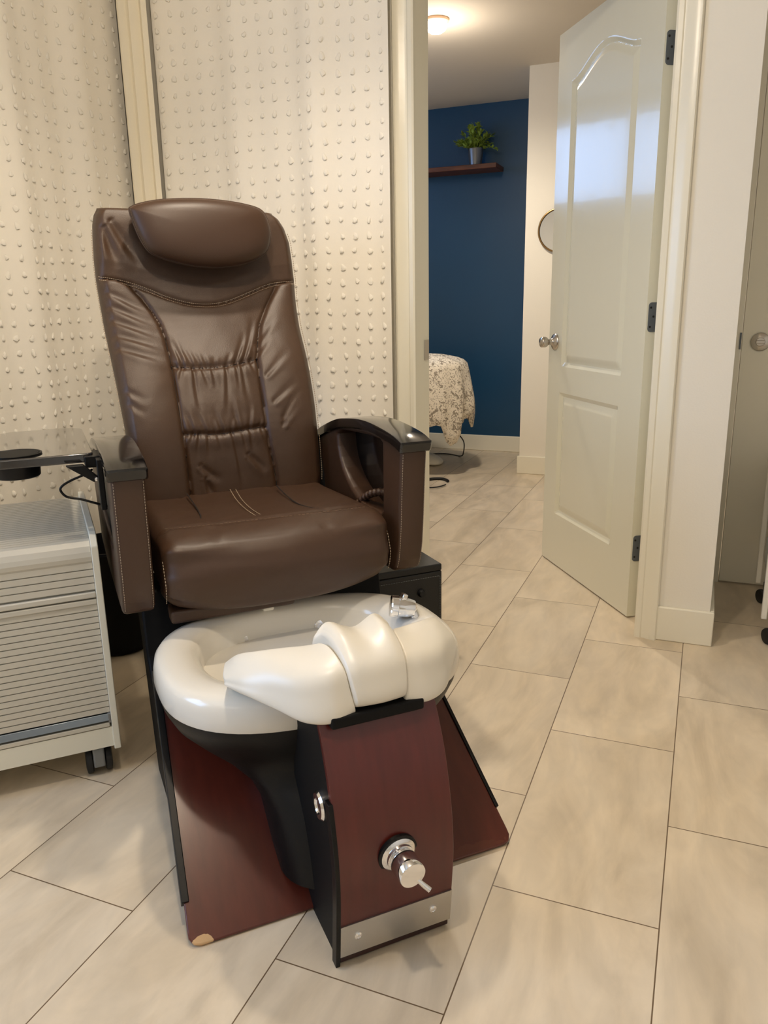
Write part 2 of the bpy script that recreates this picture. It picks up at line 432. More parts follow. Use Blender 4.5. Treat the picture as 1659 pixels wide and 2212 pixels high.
# knob
def knob(parent, s, z, sgn):
    Mk = DM @ Matrix.Translation((s, 0 if sgn < 0 else 0.035, z)) @ Matrix.Rotation(-sgn*PI/2, 4, 'X')
    bm = BM(); lathe(bm, [(0.033,0.0),(0.033,0.004),(0.028,0.009),(0.017,0.013),(0.012,0.02),(0.012,0.032),(0.018,0.038),(0.021,0.044),(0.021,0.060),(0.018,0.064),(0.001,0.065)], 28, Mk)
    return obj('knob', bm, M_nickel, parent, auto=50)
knob(door, 0.672, 0.930, -1); knob(door, 0.672, 0.930, 1)
for hz in (0.257, 1.033, 1.805):
    bm = BM()
    pts = []
    hh, y0, y1, rr = 0.046, 0.006, 0.034, 0.010
    for cx_, cz_, a0 in ((y0+rr, hz-hh+rr, PI), (y1, hz-hh, None), (y1, hz+hh, None), (y0+rr, hz+hh-rr, PI/2)):
        if a0 is None: pts.append((cx_, cz_))
        else:
            for k in range(5):
                a = a0 + k*PI/8
                pts.append((cx_ + rr*math.cos(a), cz_ + rr*math.sin(a)))
    prism(bm, pts, -0.0022, 0.001, 'x', DM)
    hg = obj('hinge', bm, M_hinge, door, smooth=False)
    bm = BM(); tube(bm, [DM @ Vector((-0.004, 0.040, hz-hh)), DM @ Vector((-0.004, 0.040, hz+hh))], 0.006, 10); obj('hinge_pin', bm, M_hinge, hg)
    bm = BM()
    for q in (-0.030, 0.002, 0.030):
        lathe(bm, [(0.0035,0),(0.0035,0.001),(0.0005,0.0014)], 10, DM @ Matrix.Translation((-0.0022, 0.017 + (0.006 if q == 0.002 else -0.004), hz+q)) @ Matrix.Rotation(-PI/2, 4, 'Y'))
    obj('screw', bm, M_rubber, hg)

# ------------------------------------------------------------------ closed pocket door in the recess
bm = BM(); box(bm, RX0, RX1, 1.302, 1.337, 0.006, 2.05); d2 = struct('door_2', bm, M_trim, bevel=0.002)
bm = BM(); lathe(bm, [(0.033,0),(0.033,0.004),(0.030,0.007),(0.001,0.008)], 32, rot_to((0,-1,0), (0.172,1.302,0.932)))
rs = obj('lock_plate', bm, M_nickel, d2, auto=50)
bm = BM(); box(bm, 0.157, 0.187, 1.288, 1.296, 0.926, 0.938); lathe(bm, [(0.016,0),(0.016,0.004),(0.001,0.005)], 24, rot_to((0,-1,0), (0.172,1.296,0.932)))
obj('thumb_turn', bm, M_nickel, rs, bevel=0.002)
bm = BM(); box(bm, 0.102, 0.1085, 1.297, 1.3005, 0.905, 0.965); obj('latch_plate', bm, M_hinge, d2)

# ------------------------------------------------------------------ curtains
def curtain(name, P0, P1, zt, zb, foldfn, label, parentless=True, tufts=True, pitch=0.0487, m=M_curtain, seed=1, thick=0.002, tz0=0.42, extra_hem=0.0, tshift=0.0):
    """hanging fabric between plan points P0->P1 (viewed side normal given by foldfn sign)"""
    P0 = Vector(P0); P1 = Vector(P1); d = (P1-P0); Lg = d.length; d.normalize()
    n = Vector((d.y, -d.x, 0))       # room side
    rnd = random.Random(seed)
    nx = int(Lg/0.012); nz = 40
    def surf(s, z):
        off = foldfn(s, z)
        return P0 + d*s + n*off + Vector((0,0,z))
    bm = BM()
    V = [[bm.verts.new(surf(Lg*i/nx, zb + (zt-zb)*k/nz)) for i in range(nx+1)] for k in range(nz+1)]
    for k in range(nz):
        for i in range(nx):
            bm.faces.new((V[k][i], V[k][i+1], V[k+1][i+1], V[k+1][i]))
    if tufts:
        z = tz0; row = 0
        # uv of tufts measured along cloth length
        while z < zt-0.02:
            arc = 0.018 + tshift; s = 0.0
            # walk along the arc
            prev = surf(0, z); acc = 0.0; ds = 0.003; nxt = 0.02
            while s < Lg-0.004:
                s += ds; cur = surf(s, z); acc += (cur-prev).length; prev = cur
                if acc >= nxt:
                    nxt += pitch
                    zz = z + rnd.uniform(-0.004, 0.004)
                    c = surf(s + rnd.uniform(-0.003, 0.003), zz)
                    t = (surf(s+0.004, zz)-surf(s-0.004, zz)).normalized(); nn = Vector((t.y, -t.x, 0))
                    w = rnd.uniform(0.0065, 0.0100); h = rnd.uniform(0.008, 0.0125); pr = rnd.uniform(0.0035, 0.0060)
                    ang = rnd.uniform(-0.5, 0.5)
                    up = Vector((0,0,1))*math.cos(ang) + t*math.sin(ang); tt = t*math.cos(ang) - Vector((0,0,1))*math.sin(ang)
                    # a clipped bunch of thread: lies open downwards, thick at its lower end
                    prof = [(-1.0, 0.10, 0.02), (-0.9, 0.75, 0.9), (-0.35, 1.0, 1.0), (0.35, 0.75, 0.62), (0.9, 0.40, 0.16), (1.05, 0.1, 0.0)]
                    R = []
                    for q, ww, dp in prof:
                        ring = []
                        for k in range(7):
                            a = PI*k/6
                            j = 1 + rnd.uniform(-0.22, 0.22)
                            ring.append(c + up*(q*h*(1+rnd.uniform(-.12,.12))) + tt*(math.cos(a)*w*ww*j) + nn*(0.0005 + math.sin(a)*pr*dp*j))
                        R.append(ring)
                    f0 = len(bm.faces)
                    rings(bm, R, closed=False)
                    bm.faces.ensure_lookup_table()
                    for fi in range(f0, len(bm.faces)): bm.faces[fi].material_index = 1
            z += pitch; row += 1
    o = obj(name, bm, None, mats=[m, M_tuft], recalc=False, auto=60)
    tag(o, label, 'curtain')
    return o

def nz1(s, f, seed): return mnoise.noise(Vector((s*f, seed*7.3, 0.5)))
def fold_right(s, z):
    t = min(1, max(0, (2.41-z)/2.0))
    a = 0.013*math.sin(s*22 + 0.6 + 0.5*nz1(s,3,1)) + 0.010*nz1(s, 9, 2) + 0.006*math.sin(s*43+1.0)
    return 0.055 + a*(0.9+0.25*t) + 0.006*nz1(s+z*0.35, 4, 3)
curtain('tufted_curtain', (-1.839, WY-0.012, 0), (-0.983, WY-0.012, 0), H-0.012, 0.04, fold_right, 'white tufted curtain panel hanging right of the plain cream drape, beside the open doorway', seed=3, tz0=0.435)
def fold_left(s, z):
    a = 0.014*math.sin(s*19 + 1.4 + 0.7*nz1(s,3,5)) + 0.010*nz1(s, 8, 6) + 0.006*math.sin(s*40)
    # near the corner the cloth swings back towards the wall
    e = max(0.0, s-1.33)
    return 0.085 + a*(1-min(1, e*4)) + 0.16*e
curtain('tufted_curtain', (XL+0.008, 0.60-1.50, 0), (XL+0.008, 0.60, 0), H-0.012, 0.04, fold_left, 'white tufted curtain panel hanging on the left wall behind the tray and white cart', seed=8, tz0=0.42)
def fold_drape(s, z):
    return 0.085 + 0.012*math.cos((s-0.02)*2*PI/0.048) + 0.006*nz1(s, 20, 9)
curtain('plain_drape', (-1.975, WY-0.012, 0), (-1.846, WY-0.012, 0), H-0.012, 0.04, fold_drape, 'narrow plain cream drape gathered in the corner between two tufted curtains', tufts=False, m=M_drape)

# ------------------------------------------------------------------ PEDICURE CHAIR (local x=right, y=back, z=up)
OC = (-0.533, -0.7475, 0); RC = math.atan2(0.718, 0.696)
chair = thing('pedicure_chair', 'brown leather pedicure spa chair with white foot basin and mahogany base', 'chair', OC, RC)

# ---- backrest
ZS = [.5,.58,.7,.8,.93,1.05,1.16,1.25,1.32,1.4]; VS = [-.895,-.90,-.91,-.925,-.985,-1.075,-1.125,-1.14,-1.15,-1.16]
def vsm(z):
    return sum(interp(z+o, ZS, VS) for o in (-.04,-.02,0,.02,.04))/5
YOKE = [(-0.275,1.17),(-0.231,1.163),(-0.189,1.152),(-0.147,1.136),(-0.105,1.117),(-0.062,1.103),(-0.026,1.096),(0.021,1.095),(0.07,1.104),(0.132,1.126),(0.175,1.142),(0.212,1.151),(0.271,1.156)]
SL = [(-0.198,1.15),(-0.172,1.118),(-0.151,1.083),(-0.134,1.047),(-0.126,1.007),(-0.124,0.973),(-0.123,0.934),(-0.123,0.883),(-0.122,0.815),(-0.121,0.763),(-0.118,0.705),(-0.116,0.633),(-0.115,0.56)]
SR = [(0.213,1.144),(0.175,1.09),(0.145,1.04),(0.127,0.99),(0.114,0.946),(0.111,0.897),(0.109,0.839),(0.108,0.767),(0.112,0.712),(0.12,0.655),(0.127,0.56)]
H1 = [(-0.123,0.937),(-0.073,0.931),(-0.028,0.929),(0.018,0.931),(0.066,0.937),(0.114,0.946)]
H2 = [(-0.121,0.763),(-0.077,0.761),(-0.032,0.756),(0.014,0.759),(0.061,0.764),(0.108,0.767)]
def yz(u): return interp(u, [p[0] for p in YOKE], [p[1] for p in YOKE])
def sl(z): return interp(z, [p[1] for p in SL[::-1]], [p[0] for p in SL[::-1]])
def sr(z): return interp(z, [p[1] for p in SR[::-1]], [p[0] for p in SR[::-1]])
def h1(u): return interp(u, [p[0] for p in H1], [p[1] for p in H1])
def h2(u): return interp(u, [p[0] for p in H2], [p[1] for p in H2])
HZ = [.5,.62,.78,.93,1.03,1.10,1.165,1.22,1.27,1.31,1.335,1.35]
HL = [.250,.258,.261,.269,.274,.276,.278,.277,.274,.270,.264,.255]
HR = [.250,.262,.262,.266,.268,.272,.278,.277,.274,.262,.247,.228]
def nz(u, z, f, s): return mnoise.noise(Vector((u*f, z*f, s*3.7)))
def ridge(x): return 1-abs(x)*2
def gauss(d, w): return math.exp(-(d/w)**2)
CREASES = []
def cr(depth, w, *segs):
    for u0, z0, u1, z1 in segs: CREASES.append((u0, z0, u1, z1, depth, w))
cr(.0052,.0075, (-.105,.934,-.124,1.00),(-.088,.934,-.116,1.015),(.055,.936,.098,1.02),(.075,.939,.132,1.055))
cr(.0036,.0062, (-.068,.932,-.085,.985),(-.048,.931,-.055,.972),(-.028,.93,-.03,.962),(-.004,.93,.0,.955),(.03,.932,.045,.965),(.097,.942,.116,.985))
cr(.0042,.0072, (-.07,.929,-.072,.80),(.015,.929,-.002,.80),(.058,.934,.066,.83))
cr(.0034,.0060, (-.102,.932,-.115,.885),(-.045,.929,-.04,.875),(-.02,.928,-.025,.87),(.042,.933,.05,.865),(.09,.940,.102,.90))
cr(.0044,.0068, (-.088,.763,-.112,.835),(-.06,.760,-.078,.83),(.036,.762,.020,.855),(.062,.765,.072,.835),(-.012,.758,-.024,.83))
cr(.0034,.0055, (-.106,.764,-.12,.80),(-.036,.758,-.030,.80),(.012,.760,.022,.80),(.086,.767,.10,.80))
cr(.0042,.0068, (.006,.757,.022,.60),(-.082,.759,-.09,.69),(-.055,.757,-.062,.69),(.055,.762,.064,.70))
cr(.0032,.0055, (-.10,.761,-.112,.72),(-.03,.755,-.032,.715),(.03,.760,.046,.70),(.09,.765,.106,.71))
cr(.0050,.011, (-.085,.672,-.035,.625),(.045,.690,.095,.64),(-.075,.64,-.06,.58))
cr(.0052,.0125, (-.262,1.122,-.155,1.068),(-.262,1.086,-.145,1.034),(-.260,1.048,-.135,1.002),(-.258,1.010,-.130,.975),(-.256,.977,-.135,.945))
cr(.0036,.010, (-.250,.872,-.196,.845),(-.248,.842,-.205,.812),(.112,.955,.170,1.002),(.16,.785,.222,.855),(.14,.83,.222,.872),(.155,.765,.225,.830),(.13,.90,.215,.955),(.12,.985,.20,1.05))
cr(.0060,.015, (-.232,1.312,-.165,1.195),(-.258,1.295,-.225,1.19))
def back_disp(u, z):
    a = interp(z, HZ, HL) if u < 0 else interp(z, HZ, HR)
    y = yz(u); d = 0.0
    if z > y:
        d += 0.010*min(1, (z-y)/0.05)
        side = 2
    else:
        L_, R_ = sl(z), sr(z)
        if u < L_ or u > R_:
            e = (u+a)/(L_+a) if u < L_ else (a-u)/(a-R_)
            e = min(1, max(0, e))
            d += 0.015*(max(0, math.sin(PI*min(1, e*0.93+0.04))))**0.6
        else:
            e = (u-L_)/(R_-L_)
            d += 0.007*(max(0, math.sin(PI*e)))**0.5
            for hf in (h1, h2): 
                q = z-hf(u)
                d -= 0.0065*gauss(q, 0.0065)
                d += 0.0022*gauss(abs(q)-0.022, 0.016)
            d += 0.0022*nz(u+0.25*z, z*0.22, 14, 31)
        d -= 0.007*gauss(u-L_, 0.005) + 0.006*gauss(u-R_, 0.005)
    d -= 0.007*gauss(z-y, 0.006)
    for u0, z0, u1, z1, dep, w in CREASES:
        if z < min(z0, z1)-0.04 or z > max(z0, z1)+0.04 or u < min(u0, u1)-0.05 or u > max(u0, u1)+0.05: continue
        du, dz = u1-u0, z1-z0; L2 = du*du+dz*dz
        t = ((u-u0)*du + (z-z0)*dz)/L2
        Ln = math.sqrt(L2); x = ((u-u0)*dz - (z-z0)*du)/Ln
        x += 0.006*math.sin(t*3.0+u0*40)*0.5
        if t < 0: env = gauss(t*Ln, 0.006)
        else: env = max(0.0, 1-t)**0.8 if dep < .005 or w < .009 else max(0.0, math.sin(PI*min(1, t*0.86+0.14)))
        if t > 1: env = 0
        w2 = w*(0.75+0.6*max(0, min(1, t)))
        d += dep*env*(1.6*(x/w2)*math.exp(-(x/w2)**2) - 0.35*gauss(x, w2))
    d += 0.0016*nz(u, z, 7, 44) + 0.0005*nz(u, z, 30, 45)
    return d
def backrest():
    bm = BM(); R = []
    nF, nS, nB = 150, 9, 14
    zb, zt = 0.52, 1.352
    nzr = 210
    T = 0.105
    for k in range(nzr+1):
        z = zb + (zt-zb)*k/nzr
        aL, aR = interp(z, HZ, HL), interp(z, HZ, HR)
        top = max(0, (z-(zt-0.045))/0.045); rt = math.sqrt(max(0, 1-top*top))      # roll over at the top
        vf = vsm(z)
        slope = (vsm(z+.01)-vsm(z-.01))/.02
        nrm = Vector((0, -1.0, -slope)); nrm.normalize()        # forward-up normal: y=-v ; surface y=-v(z)
        nrm = Vector((0, -1, -(-slope)*-1)); nrm = Vector((0,-1.0, slope*-1)); nrm.normalize()
        ring = []
        rr = 0.026*(.4+.6*rt)
        for i in range(nF+1):
            t = i/nF; u = -aL + (aL+aR)*t
            dist = min(u+aL, aR-u)
            ed = 0.0
            if dist < rr: ed = rr - math.sqrt(max(0, rr*rr-(rr-dist)**2))
            d = back_disp(u, z)*min(1, dist/0.02) - ed - 0.014*(1-rt)
            p = Vector((u, -vf, z)) + nrm*d
            ring.append(p)
        for i in range(1, nS):
            t = i/nS
            b = 0.006*math.sin(PI*t)
            ring.append(Vector((aR+b-0.012*t, -vf + rr + 0.014*(1-rt) + (0.08*(0.55+0.45*rt)-rr-0.014*(1-rt))*t, z)))
        for i in range(nB+1):
            t = i/nB
            u = (aR-0.012) - (aR+aL-0.024)*t
            ring.append(Vector((u, -vf + 0.08*(0.55+0.45*rt) + 0.03*math.sin(PI*t)*rt, z)))
        for i in range(1, nS):
            t = 1-i/nS
            b = 0.006*math.sin(PI*t)
            ring.append(Vector((-aL-b+0.012*t, -vf + rr + 0.014*(1-rt) + (0.08*(0.55+0.45*rt)-rr-0.014*(1-rt))*t, z)))
        R.append(ring)
    rings(bm, R)
    return bm
back = obj('backrest', backrest(), M_leather, chair, auto=80)
def on_back(u, z, lift=0.001):
    return Vector((u, -(vsm(z)) - back_disp(u, z)*1.0 - lift, z + 0.0))
def curve_on_back(pts, lift=0.002, off=0.0, n=10):
    c = catmull([(p[0], p[1]+off, 0) for p in pts], n)
    return [on_back(p.x, p.y, lift) for p in c]
stitch(back, [curve_on_back(YOKE, 0.0018, 0.0035), curve_on_back(YOKE, 0.0018, -0.0045)], M_thread, 0.0010, 0.004, 0.0014, 'yoke_stitching')
for s in (SL, SR, H1, H2):
    bm = BM(); tube(bm, curve_on_back(s, -0.0006), 0.0013, 6); obj('seam', bm, M_seam, back)
for sg, hh in ((-1, HL), (1, HR)):
    pts = []
    for k in range(60):
        z = 0.6+0.70*k/59
        pts.append(Vector((sg*(interp(z, HZ, hh)+0.0045), -vsm(z)+0.022, z)))
    stitch(back, [pts], M_thread, 0.0012, 0.0045, 0.002, 'side_stitching')

# ---- headrest pillow
PIL = [(-0.186,1.336),(-0.179,1.346),(-0.155,1.355),(-0.112,1.364),(-0.059,1.369),(0.003,1.371),(0.066,1.368),(0.121,1.361),(0.162,1.35),(0.18,1.331),(0.189,1.298),(0.187,1.271),(0.175,1.24),(0.145,1.218),(0.101,1.202),(0.044,1.194),(-0.011,1.195),(-0.064,1.203),(-0.112,1.216),(-0.145,1.233),(-0.164,1.262),(-0.177,1.299)]
def headrest():
    bm = BM()
    out = catmull([(p[0], p[1], 0) for p in PIL], 5, closed=True)
    c = Vector((0.0, 1.285, 0))
    # pillow sits in a plane tipped slightly forward at its foot
    def P(q, depth):
        yy = 1.064 + (q.y-1.28)*0.10 - depth
        return Vector((q.x, yy, q.y))
    R = []
    for k, (sc, dp) in enumerate([(0.55,-0.070),(0.86,-0.066),(0.95,-0.052),(0.985,-0.030),(1.0,-0.010),(1.002,0.0),(0.994,0.007),(0.978,0.013),(0.95,0.019),(0.90,0.025),(0.83,0.0305),(0.74,0.0348),(0.63,0.0380),(0.50,0.0404),(0.36,0.0420),(0.2,0.0430),(0.05,0.0434)]):
        ring = []
        for q in out:
            v_ = q-c; th = math.atan2(v_.y/0.082, v_.x/0.178)
            e_ = Vector((0.178*math.cos(th), 0.082*math.sin(th), 0))
            wt = 1.0 if k < 8 else sc**1.4
            ring.append(P(c + (v_*wt + e_*(1-wt))*sc, dp))
        R.append(ring)
    rings(bm, R)
    return bm, [P(q, 0.003) for q in out] , [P(c+(q-c)*0.985, 0.0095) for q in out]
hb, ho, hs = headrest()
head = obj('headrest', hb, M_leather2, chair, auto=80)
bm = BM(); tube(bm, ho+[ho[0]], 0.0022, 7); obj('piping', bm, M_leather2, head)
bm = BM(); dashes(bm, hs+[hs[0]], 0.0009, 0.004, 0.002); obj('stitching', bm, M_thread_dark, head)

# ---- seat
def seat():
    bm = BM()
    # cross-section path (v,z) : back top -> front -> bottom -> back
    def path(u):
        s = abs(u)/0.262
        zb = 0.430 + 0.030*s**3
        fr = -0.392 - 0.026*s**2
        P = [(-0.93,0.600),(-0.80,0.605),(-0.68,0.611),(-0.58,0.616),(-0.525,0.619),(-0.49,0.617),(-0.455,0.610),(-0.425,0.595),(fr-0.012,0.570),(fr,0.535),(fr-0.004,0.495),(fr-0.018,zb+0.028),(fr-0.045,zb+0.008),(fr-0.09,zb),(-0.60,zb+0.005),(-0.93,zb+0.01)]
        return catmull([(0, a, b) for a, b in P], 6)
    R = []
    nU = 70; A = 0.262; r = 0.035
    for i in range(nU+1):
        t = i/nU
        # denser near ends
        u = -A*math.cos(PI*t)
        dist = A-abs(u); ins = 0.0
        if dist < r: ins = r - math.sqrt(max(0, r*r-(r-dist)**2))
        pth = path(u); ring = []
        cz = 0.52; cv = -0.66
        for k, p in enumerate(pth):
            v, z = p.y, p.z
            dv = 1 if v > -0.6 else 0
            # inset towards the section centre
            w = Vector((cv-v, cz-z)); 
            if w.length > 1e-6: 
                w = Vector((0.6*w.x if v > -0.5 else 0, w.y)); 
                if w.length > 0: w.normalize()
            v += w.x*ins; z += w.y*ins
            if z > 0.58 and v < -0.43:
                z += 0.0035*nz(u, v, 9, 3) + 0.0015*nz(u+v, v*0.4, 25, 4)
                for s0, s1 in ((-0.145, 0.0), (0.105, 0.0)):
                    z -= 0.004*gauss(u-s0-(0.35*(v+0.6) if abs(v+0.6) < 0.1 else 0), 0.007)*0.6
                z -= 0.004*gauss(v+0.515+0.03*abs(u), 0.006)
            if v > -0.45 and z < 0.6:
                v += 0.0025*nz(u, z, 8, 6) + 0.0012*nz(u*0.4, z*2, 30, 7)
                # gathers at the two ends of the front roll
                v += 0.002*gauss(A-abs(u), 0.02)*math.sin(z*170)
            ring.append(Vector((u, -v, z)))
        R.append(ring)
    rings(bm, R)
    return bm
st = obj('seat', seat(), M_leather2, chair, auto=80)
def sp(pts, z, n=8): return [Vector((p.x, -p.y, z)) for p in catmull([(a, b, 0) for a, b in pts], n)]
stitch(st, [sp([(-0.02,-0.852),(-0.032,-0.73),(-0.034,-0.622),(-0.027,-0.535)], 0.6165), sp([(-0.006,-0.846),(-0.019,-0.724),(-0.021,-0.616),(-0.013,-0.535)], 0.6165)], M_thread, 0.0010, 0.006, 0.001, 'centre_stitching')
stitch(st, [sp([(-0.24,-0.528),(-0.16,-0.516),(0.0,-0.508),(0.075,-0.503),(0.171,-0.500),(0.235,-0.500)], 0.6190)], M_thread_dark, 0.0008, 0.007, 0.003, 'front_stitching')
for q_ in (sp([(-0.132,-0.867),(-0.136,-0.74),(-0.144,-0.619),(-0.164,-0.553),(-0.194,-0.515)], 0.6140), sp([(0.106,-0.843),(0.096,-0.709),(0.099,-0.605),(0.135,-0.535),(0.175,-0.503)], 0.6150)):
    bm = BM(); tube(bm, q_, 0.0016, 6); obj('seam', bm, M_seam, st)
stitch(st, [[Vector((sg*0.2605, -v, z)) for v, z in ((-0.470,0.590),(-0.445,0.56),(-0.43,0.52),(-0.438,0.49),(-0.45,0.470))] for sg in (-1, 1)], M_thread, 0.0011, 0.005, 0.002, 'end_stitching')
bm = BM(); prism(bm, [(0.455,0.45),(0.462,0.417),(0.50,0.417),(0.52,0.45)], -0.252, 0.03, 'x'); obj('seat_skirt', bm, M_leather2, chair, bevel=0.008)

# ---- arms
TOP = [(-0.404,.786),(-.457,.797),(-.561,.807),(-.65,.808),(-.747,.799),(-.838,.784),(-.964,.746),(-1.06,.705)]
def arm_profile():
    pc = catmull([(a, b, 0) for a, b in TOP], 6)
    return [(p.x, p.y) for p in pc]
def resample(loop, angs, c):
    """radial resample of closed polygon about c"""
    out = []
    n = len(loop)
    for a in angs:
        d = Vector((math.cos(a), math.sin(a))); best = None
        for i in range(n):
            p = Vector(loop[i])-c; q = Vector(loop[(i+1) % n])-c
            e = q-p; den = d.x*e.y - d.y*e.x
            if abs(den) < 1e-12: continue
            t = (p.x*e.y - p.y*e.x)/den; s = (p.x*d.y - p.y*d.x)/den
            if t > 0 and -1e-6 <= s <= 1+1e-6 and (best is None or t > best): best = t
        out.append(c + d*(best if best else 0.01))
    return out
def arm(sg):
    tp = arm_profile()
    under = [(v+0.0, z-0.022) for v, z in tp]
    outer = [(-0.412,0.762),(-0.418,0.70),(-0.426,0.60),(-0.434,0.53),(-0.443,0.49),(-0.455,0.465),(-0.472,0.456),(-0.52,0.455),(-0.66,0.460),(-0.80,0.470),(-0.95,0.50),(-1.00,0.60),(-1.03,0.70)] + under[::-1][1:-1]
    hole = [(-0.523,0.765),(-0.527,0.60),(-0.545,0.583),(-0.573,0.579),(-0.65,0.587),(-0.695,0.600),(-0.731,0.613),(-0.765,0.632),(-0.794,0.655),(-0.815,0.682),(-0.827,0.71),(-0.832,0.745)]
    hole += [(v, interp(-v, [-p[0] for p in under], [p[1] for p in under])-0.004) for v in (-0.80,-0.74,-0.68,-0.62,-0.56)]
    c = Vector((-0.66, 0.69))
    N = 140
    # angle list including corners
    angs = sorted([math.atan2(p[1]-c.y, p[0]-c.x) for p in outer] + [math.atan2(p[1]-c.y, p[0]-c.x) for p in hole] + [-PI + 2*PI*k/N for k in range(N)])
    # drop near duplicates
    A = [angs[0]]
    for a in angs[1:]:
        if a-A[-1] > 0.004: A.append(a)
    O = resample(outer, A, c); Hh = resample(hole, A, c)
    x0, x1 = (0.283, 0.350)
    bm = BM()
    def ring(P, x, ins=0.0):
        out = []
        for i, p in enumerate(P):
            d = (p-c).normalized()
            q = p - d*ins
            out.append(Vector((sg*x, -q.x, q.y)))
        return out
    r = 0.009
    R = [ring(O, x0, r+.005), ring(O, x0, r), ring(O, x0+r*0.3, r*0.3), ring(O, x0+r, 0), ring(O, x1-r, 0), ring(O, x1-r*0.3, r*0.3), ring(O, x1, r), ring(O, x1, r+.005),
         ring(Hh, x1, -r-.004), ring(Hh, x1, -r), ring(Hh, x1-r*0.3, -r*0.3), ring(Hh, x1-r, 0), ring(Hh, x0+r, 0), ring(Hh, x0+r*0.3, -r*0.3), ring(Hh, x0, -r), ring(Hh, x0, -r-.004)]
    rings(bm, R, wrap=True)
    fr = obj('arm_frame', bm, M_leather2, chair, auto=50)
    # stitching along the front panel edges and along the opening
    front = [(-0.4125,0.755),(-0.418,0.70),(-0.426,0.60),(-0.434,0.53),(-0.443,0.49),(-0.455,0.467)]
    hs_ = [(-0.836,0.745),(-0.832,0.71),(-0.822,0.685),(-0.80,0.655),(-0.765,0.627),(-0.731,0.607),(-0.695,0.594),(-0.65,0.581),(-0.573,0.572),(-0.54,0.578)]
    stitch(fr, [[Vector((sg*x, -v-0.0003, z)) for v, z in front] for x in (0.2875, 0.3455)] + [[Vector((sg*0.2875, -v, z)) for v, z in hs_]], M_thread, 0.0008, 0.0042, 0.0020)
    # glossy pad
    bm = BM(); R = []
    pc = catmull([(-0.3985,0.783,0)] + [(a, b, 0) for a, b in TOP[1:]], 8)
    n = len(pc); th = 0.027
    for i, p in enumerate(pc):
        d = (pc[min(i+1, n-1)]-pc[max(i-1, 0)]).normalized(); nn = Vector((d.y, -d.x, 0))
        if nn.y < 0: nn = -nn
        xa, xb = 0.277, 0.357
        e = 0.004 if i in (0, n-1) else 0.0
        q = [(xa+.004+e, 0-e), (xb-.004-e, 0-e), (xb-.001-e, -.001-e), (xb-e, -.005-e), (xb-e, -th+.004+e), (xb-.003-e, -th+e), (xa+.003+e, -th+e), (xa+e, -th+.004+e), (xa+e, -.005-e), (xa+.001+e, -.001-e)]
        pp = p + (d*-0.0 if i else Vector((0.0,0,0)))
        R.append([Vector((sg*x, -(pp.x+nn.x*h), pp.y+nn.y*h)) for x, h in q])
    rings(bm, R)
    obj('arm_pad', bm, M_blackgloss, chair, auto=30)
    # dark liner closing the outside of the opening
    bm = BM()
    poly = [(-(p.x), p.y) for p in resample([(v*1.0, z) for v, z in hole], [-PI+2*PI*k/60 for k in range(60)], c)]
    poly = [(-c.x + (a+c.x)*1.04, c.y + (b-c.y)*1.04) for a, b in poly]
    prism(bm, poly, sg*0.338, sg*0.343, 'x')
    ln = obj('arm_liner', bm, M_blackgloss if sg > 0 else M_black, chair, smooth=False)
    bm = BM(); prism(bm, [(0.545,0.66),(0.56,0.655),(0.60,0.70),(0.585,0.71)], sg*0.325, sg*0.338, 'x'); obj('liner_clip', bm, M_black, ln, bevel=0.002)
arm(-1); arm(1)
for sg in (-1, 1):
    bm = BM(); prism(bm, [(0.935,0.50),(0.975,0.50),(1.015,0.60),(1.045,0.715),(1.00,0.715),(0.955,0.62)], sg*0.255, sg*0.290, 'x'); obj('back_bracket', bm, M_blackmat, chair, bevel=0.003)
# ribbed hose holder looping in the right arm opening
bm = BM()
hp = catmull([(0.289,0.700,0.576),(0.293,0.663,0.600),(0.300,0.625,0.618),(0.312,0.585,0.628),(0.325,0.555,0.622)], 10)
rad = [0.0085 + (0.0022 if (i//2) % 2 else -0.001) for i in range(len(hp))]
tube(bm, hp, rad, 12); obj('ribbed_hose', bm, M_leather2, chair, auto=25)

# ---- base: sloping mahogany footboard, black box, plinth
def footboard():
    bm = BM()
    pts = [(-0.332,0.0)]
    # outline in board coords (u, t) t along the slope
    slope = Vector((0, 0.806, 0.592)); 
    Lb = 0.56
    top = 0.330 - 0.054*Lb
    out = [(-0.312,0.0),(-0.324,0.004),(-0.331,0.016),(-0.331,0.03),(-top,Lb),(-.285,Lb),(-.235,0.36),(.235,0.36),(.285,Lb),(top,Lb),(0.331,0.03),(0.331,0.016),(0.324,0.004),(0.312,0.0)]
    nrm = Vector((0,-0.592,0.806))
    for d in (0.0, -0.016):
        pass
    A = [bm.verts.new(Vector((u, -0.010, 0.006)) + slope*t) for u, t in out]
    B = [bm.verts.new(Vector((u, -0.010, 0.006)) + slope*t - nrm*0.010) for u, t in out]
    bm.faces.new(A); bm.faces.new(B[::-1])
    for i in range(len(out)): bm.faces.new((A[i], A[(i+1) % len(out)], B[(i+1) % len(out)], B[i]))
    return bm
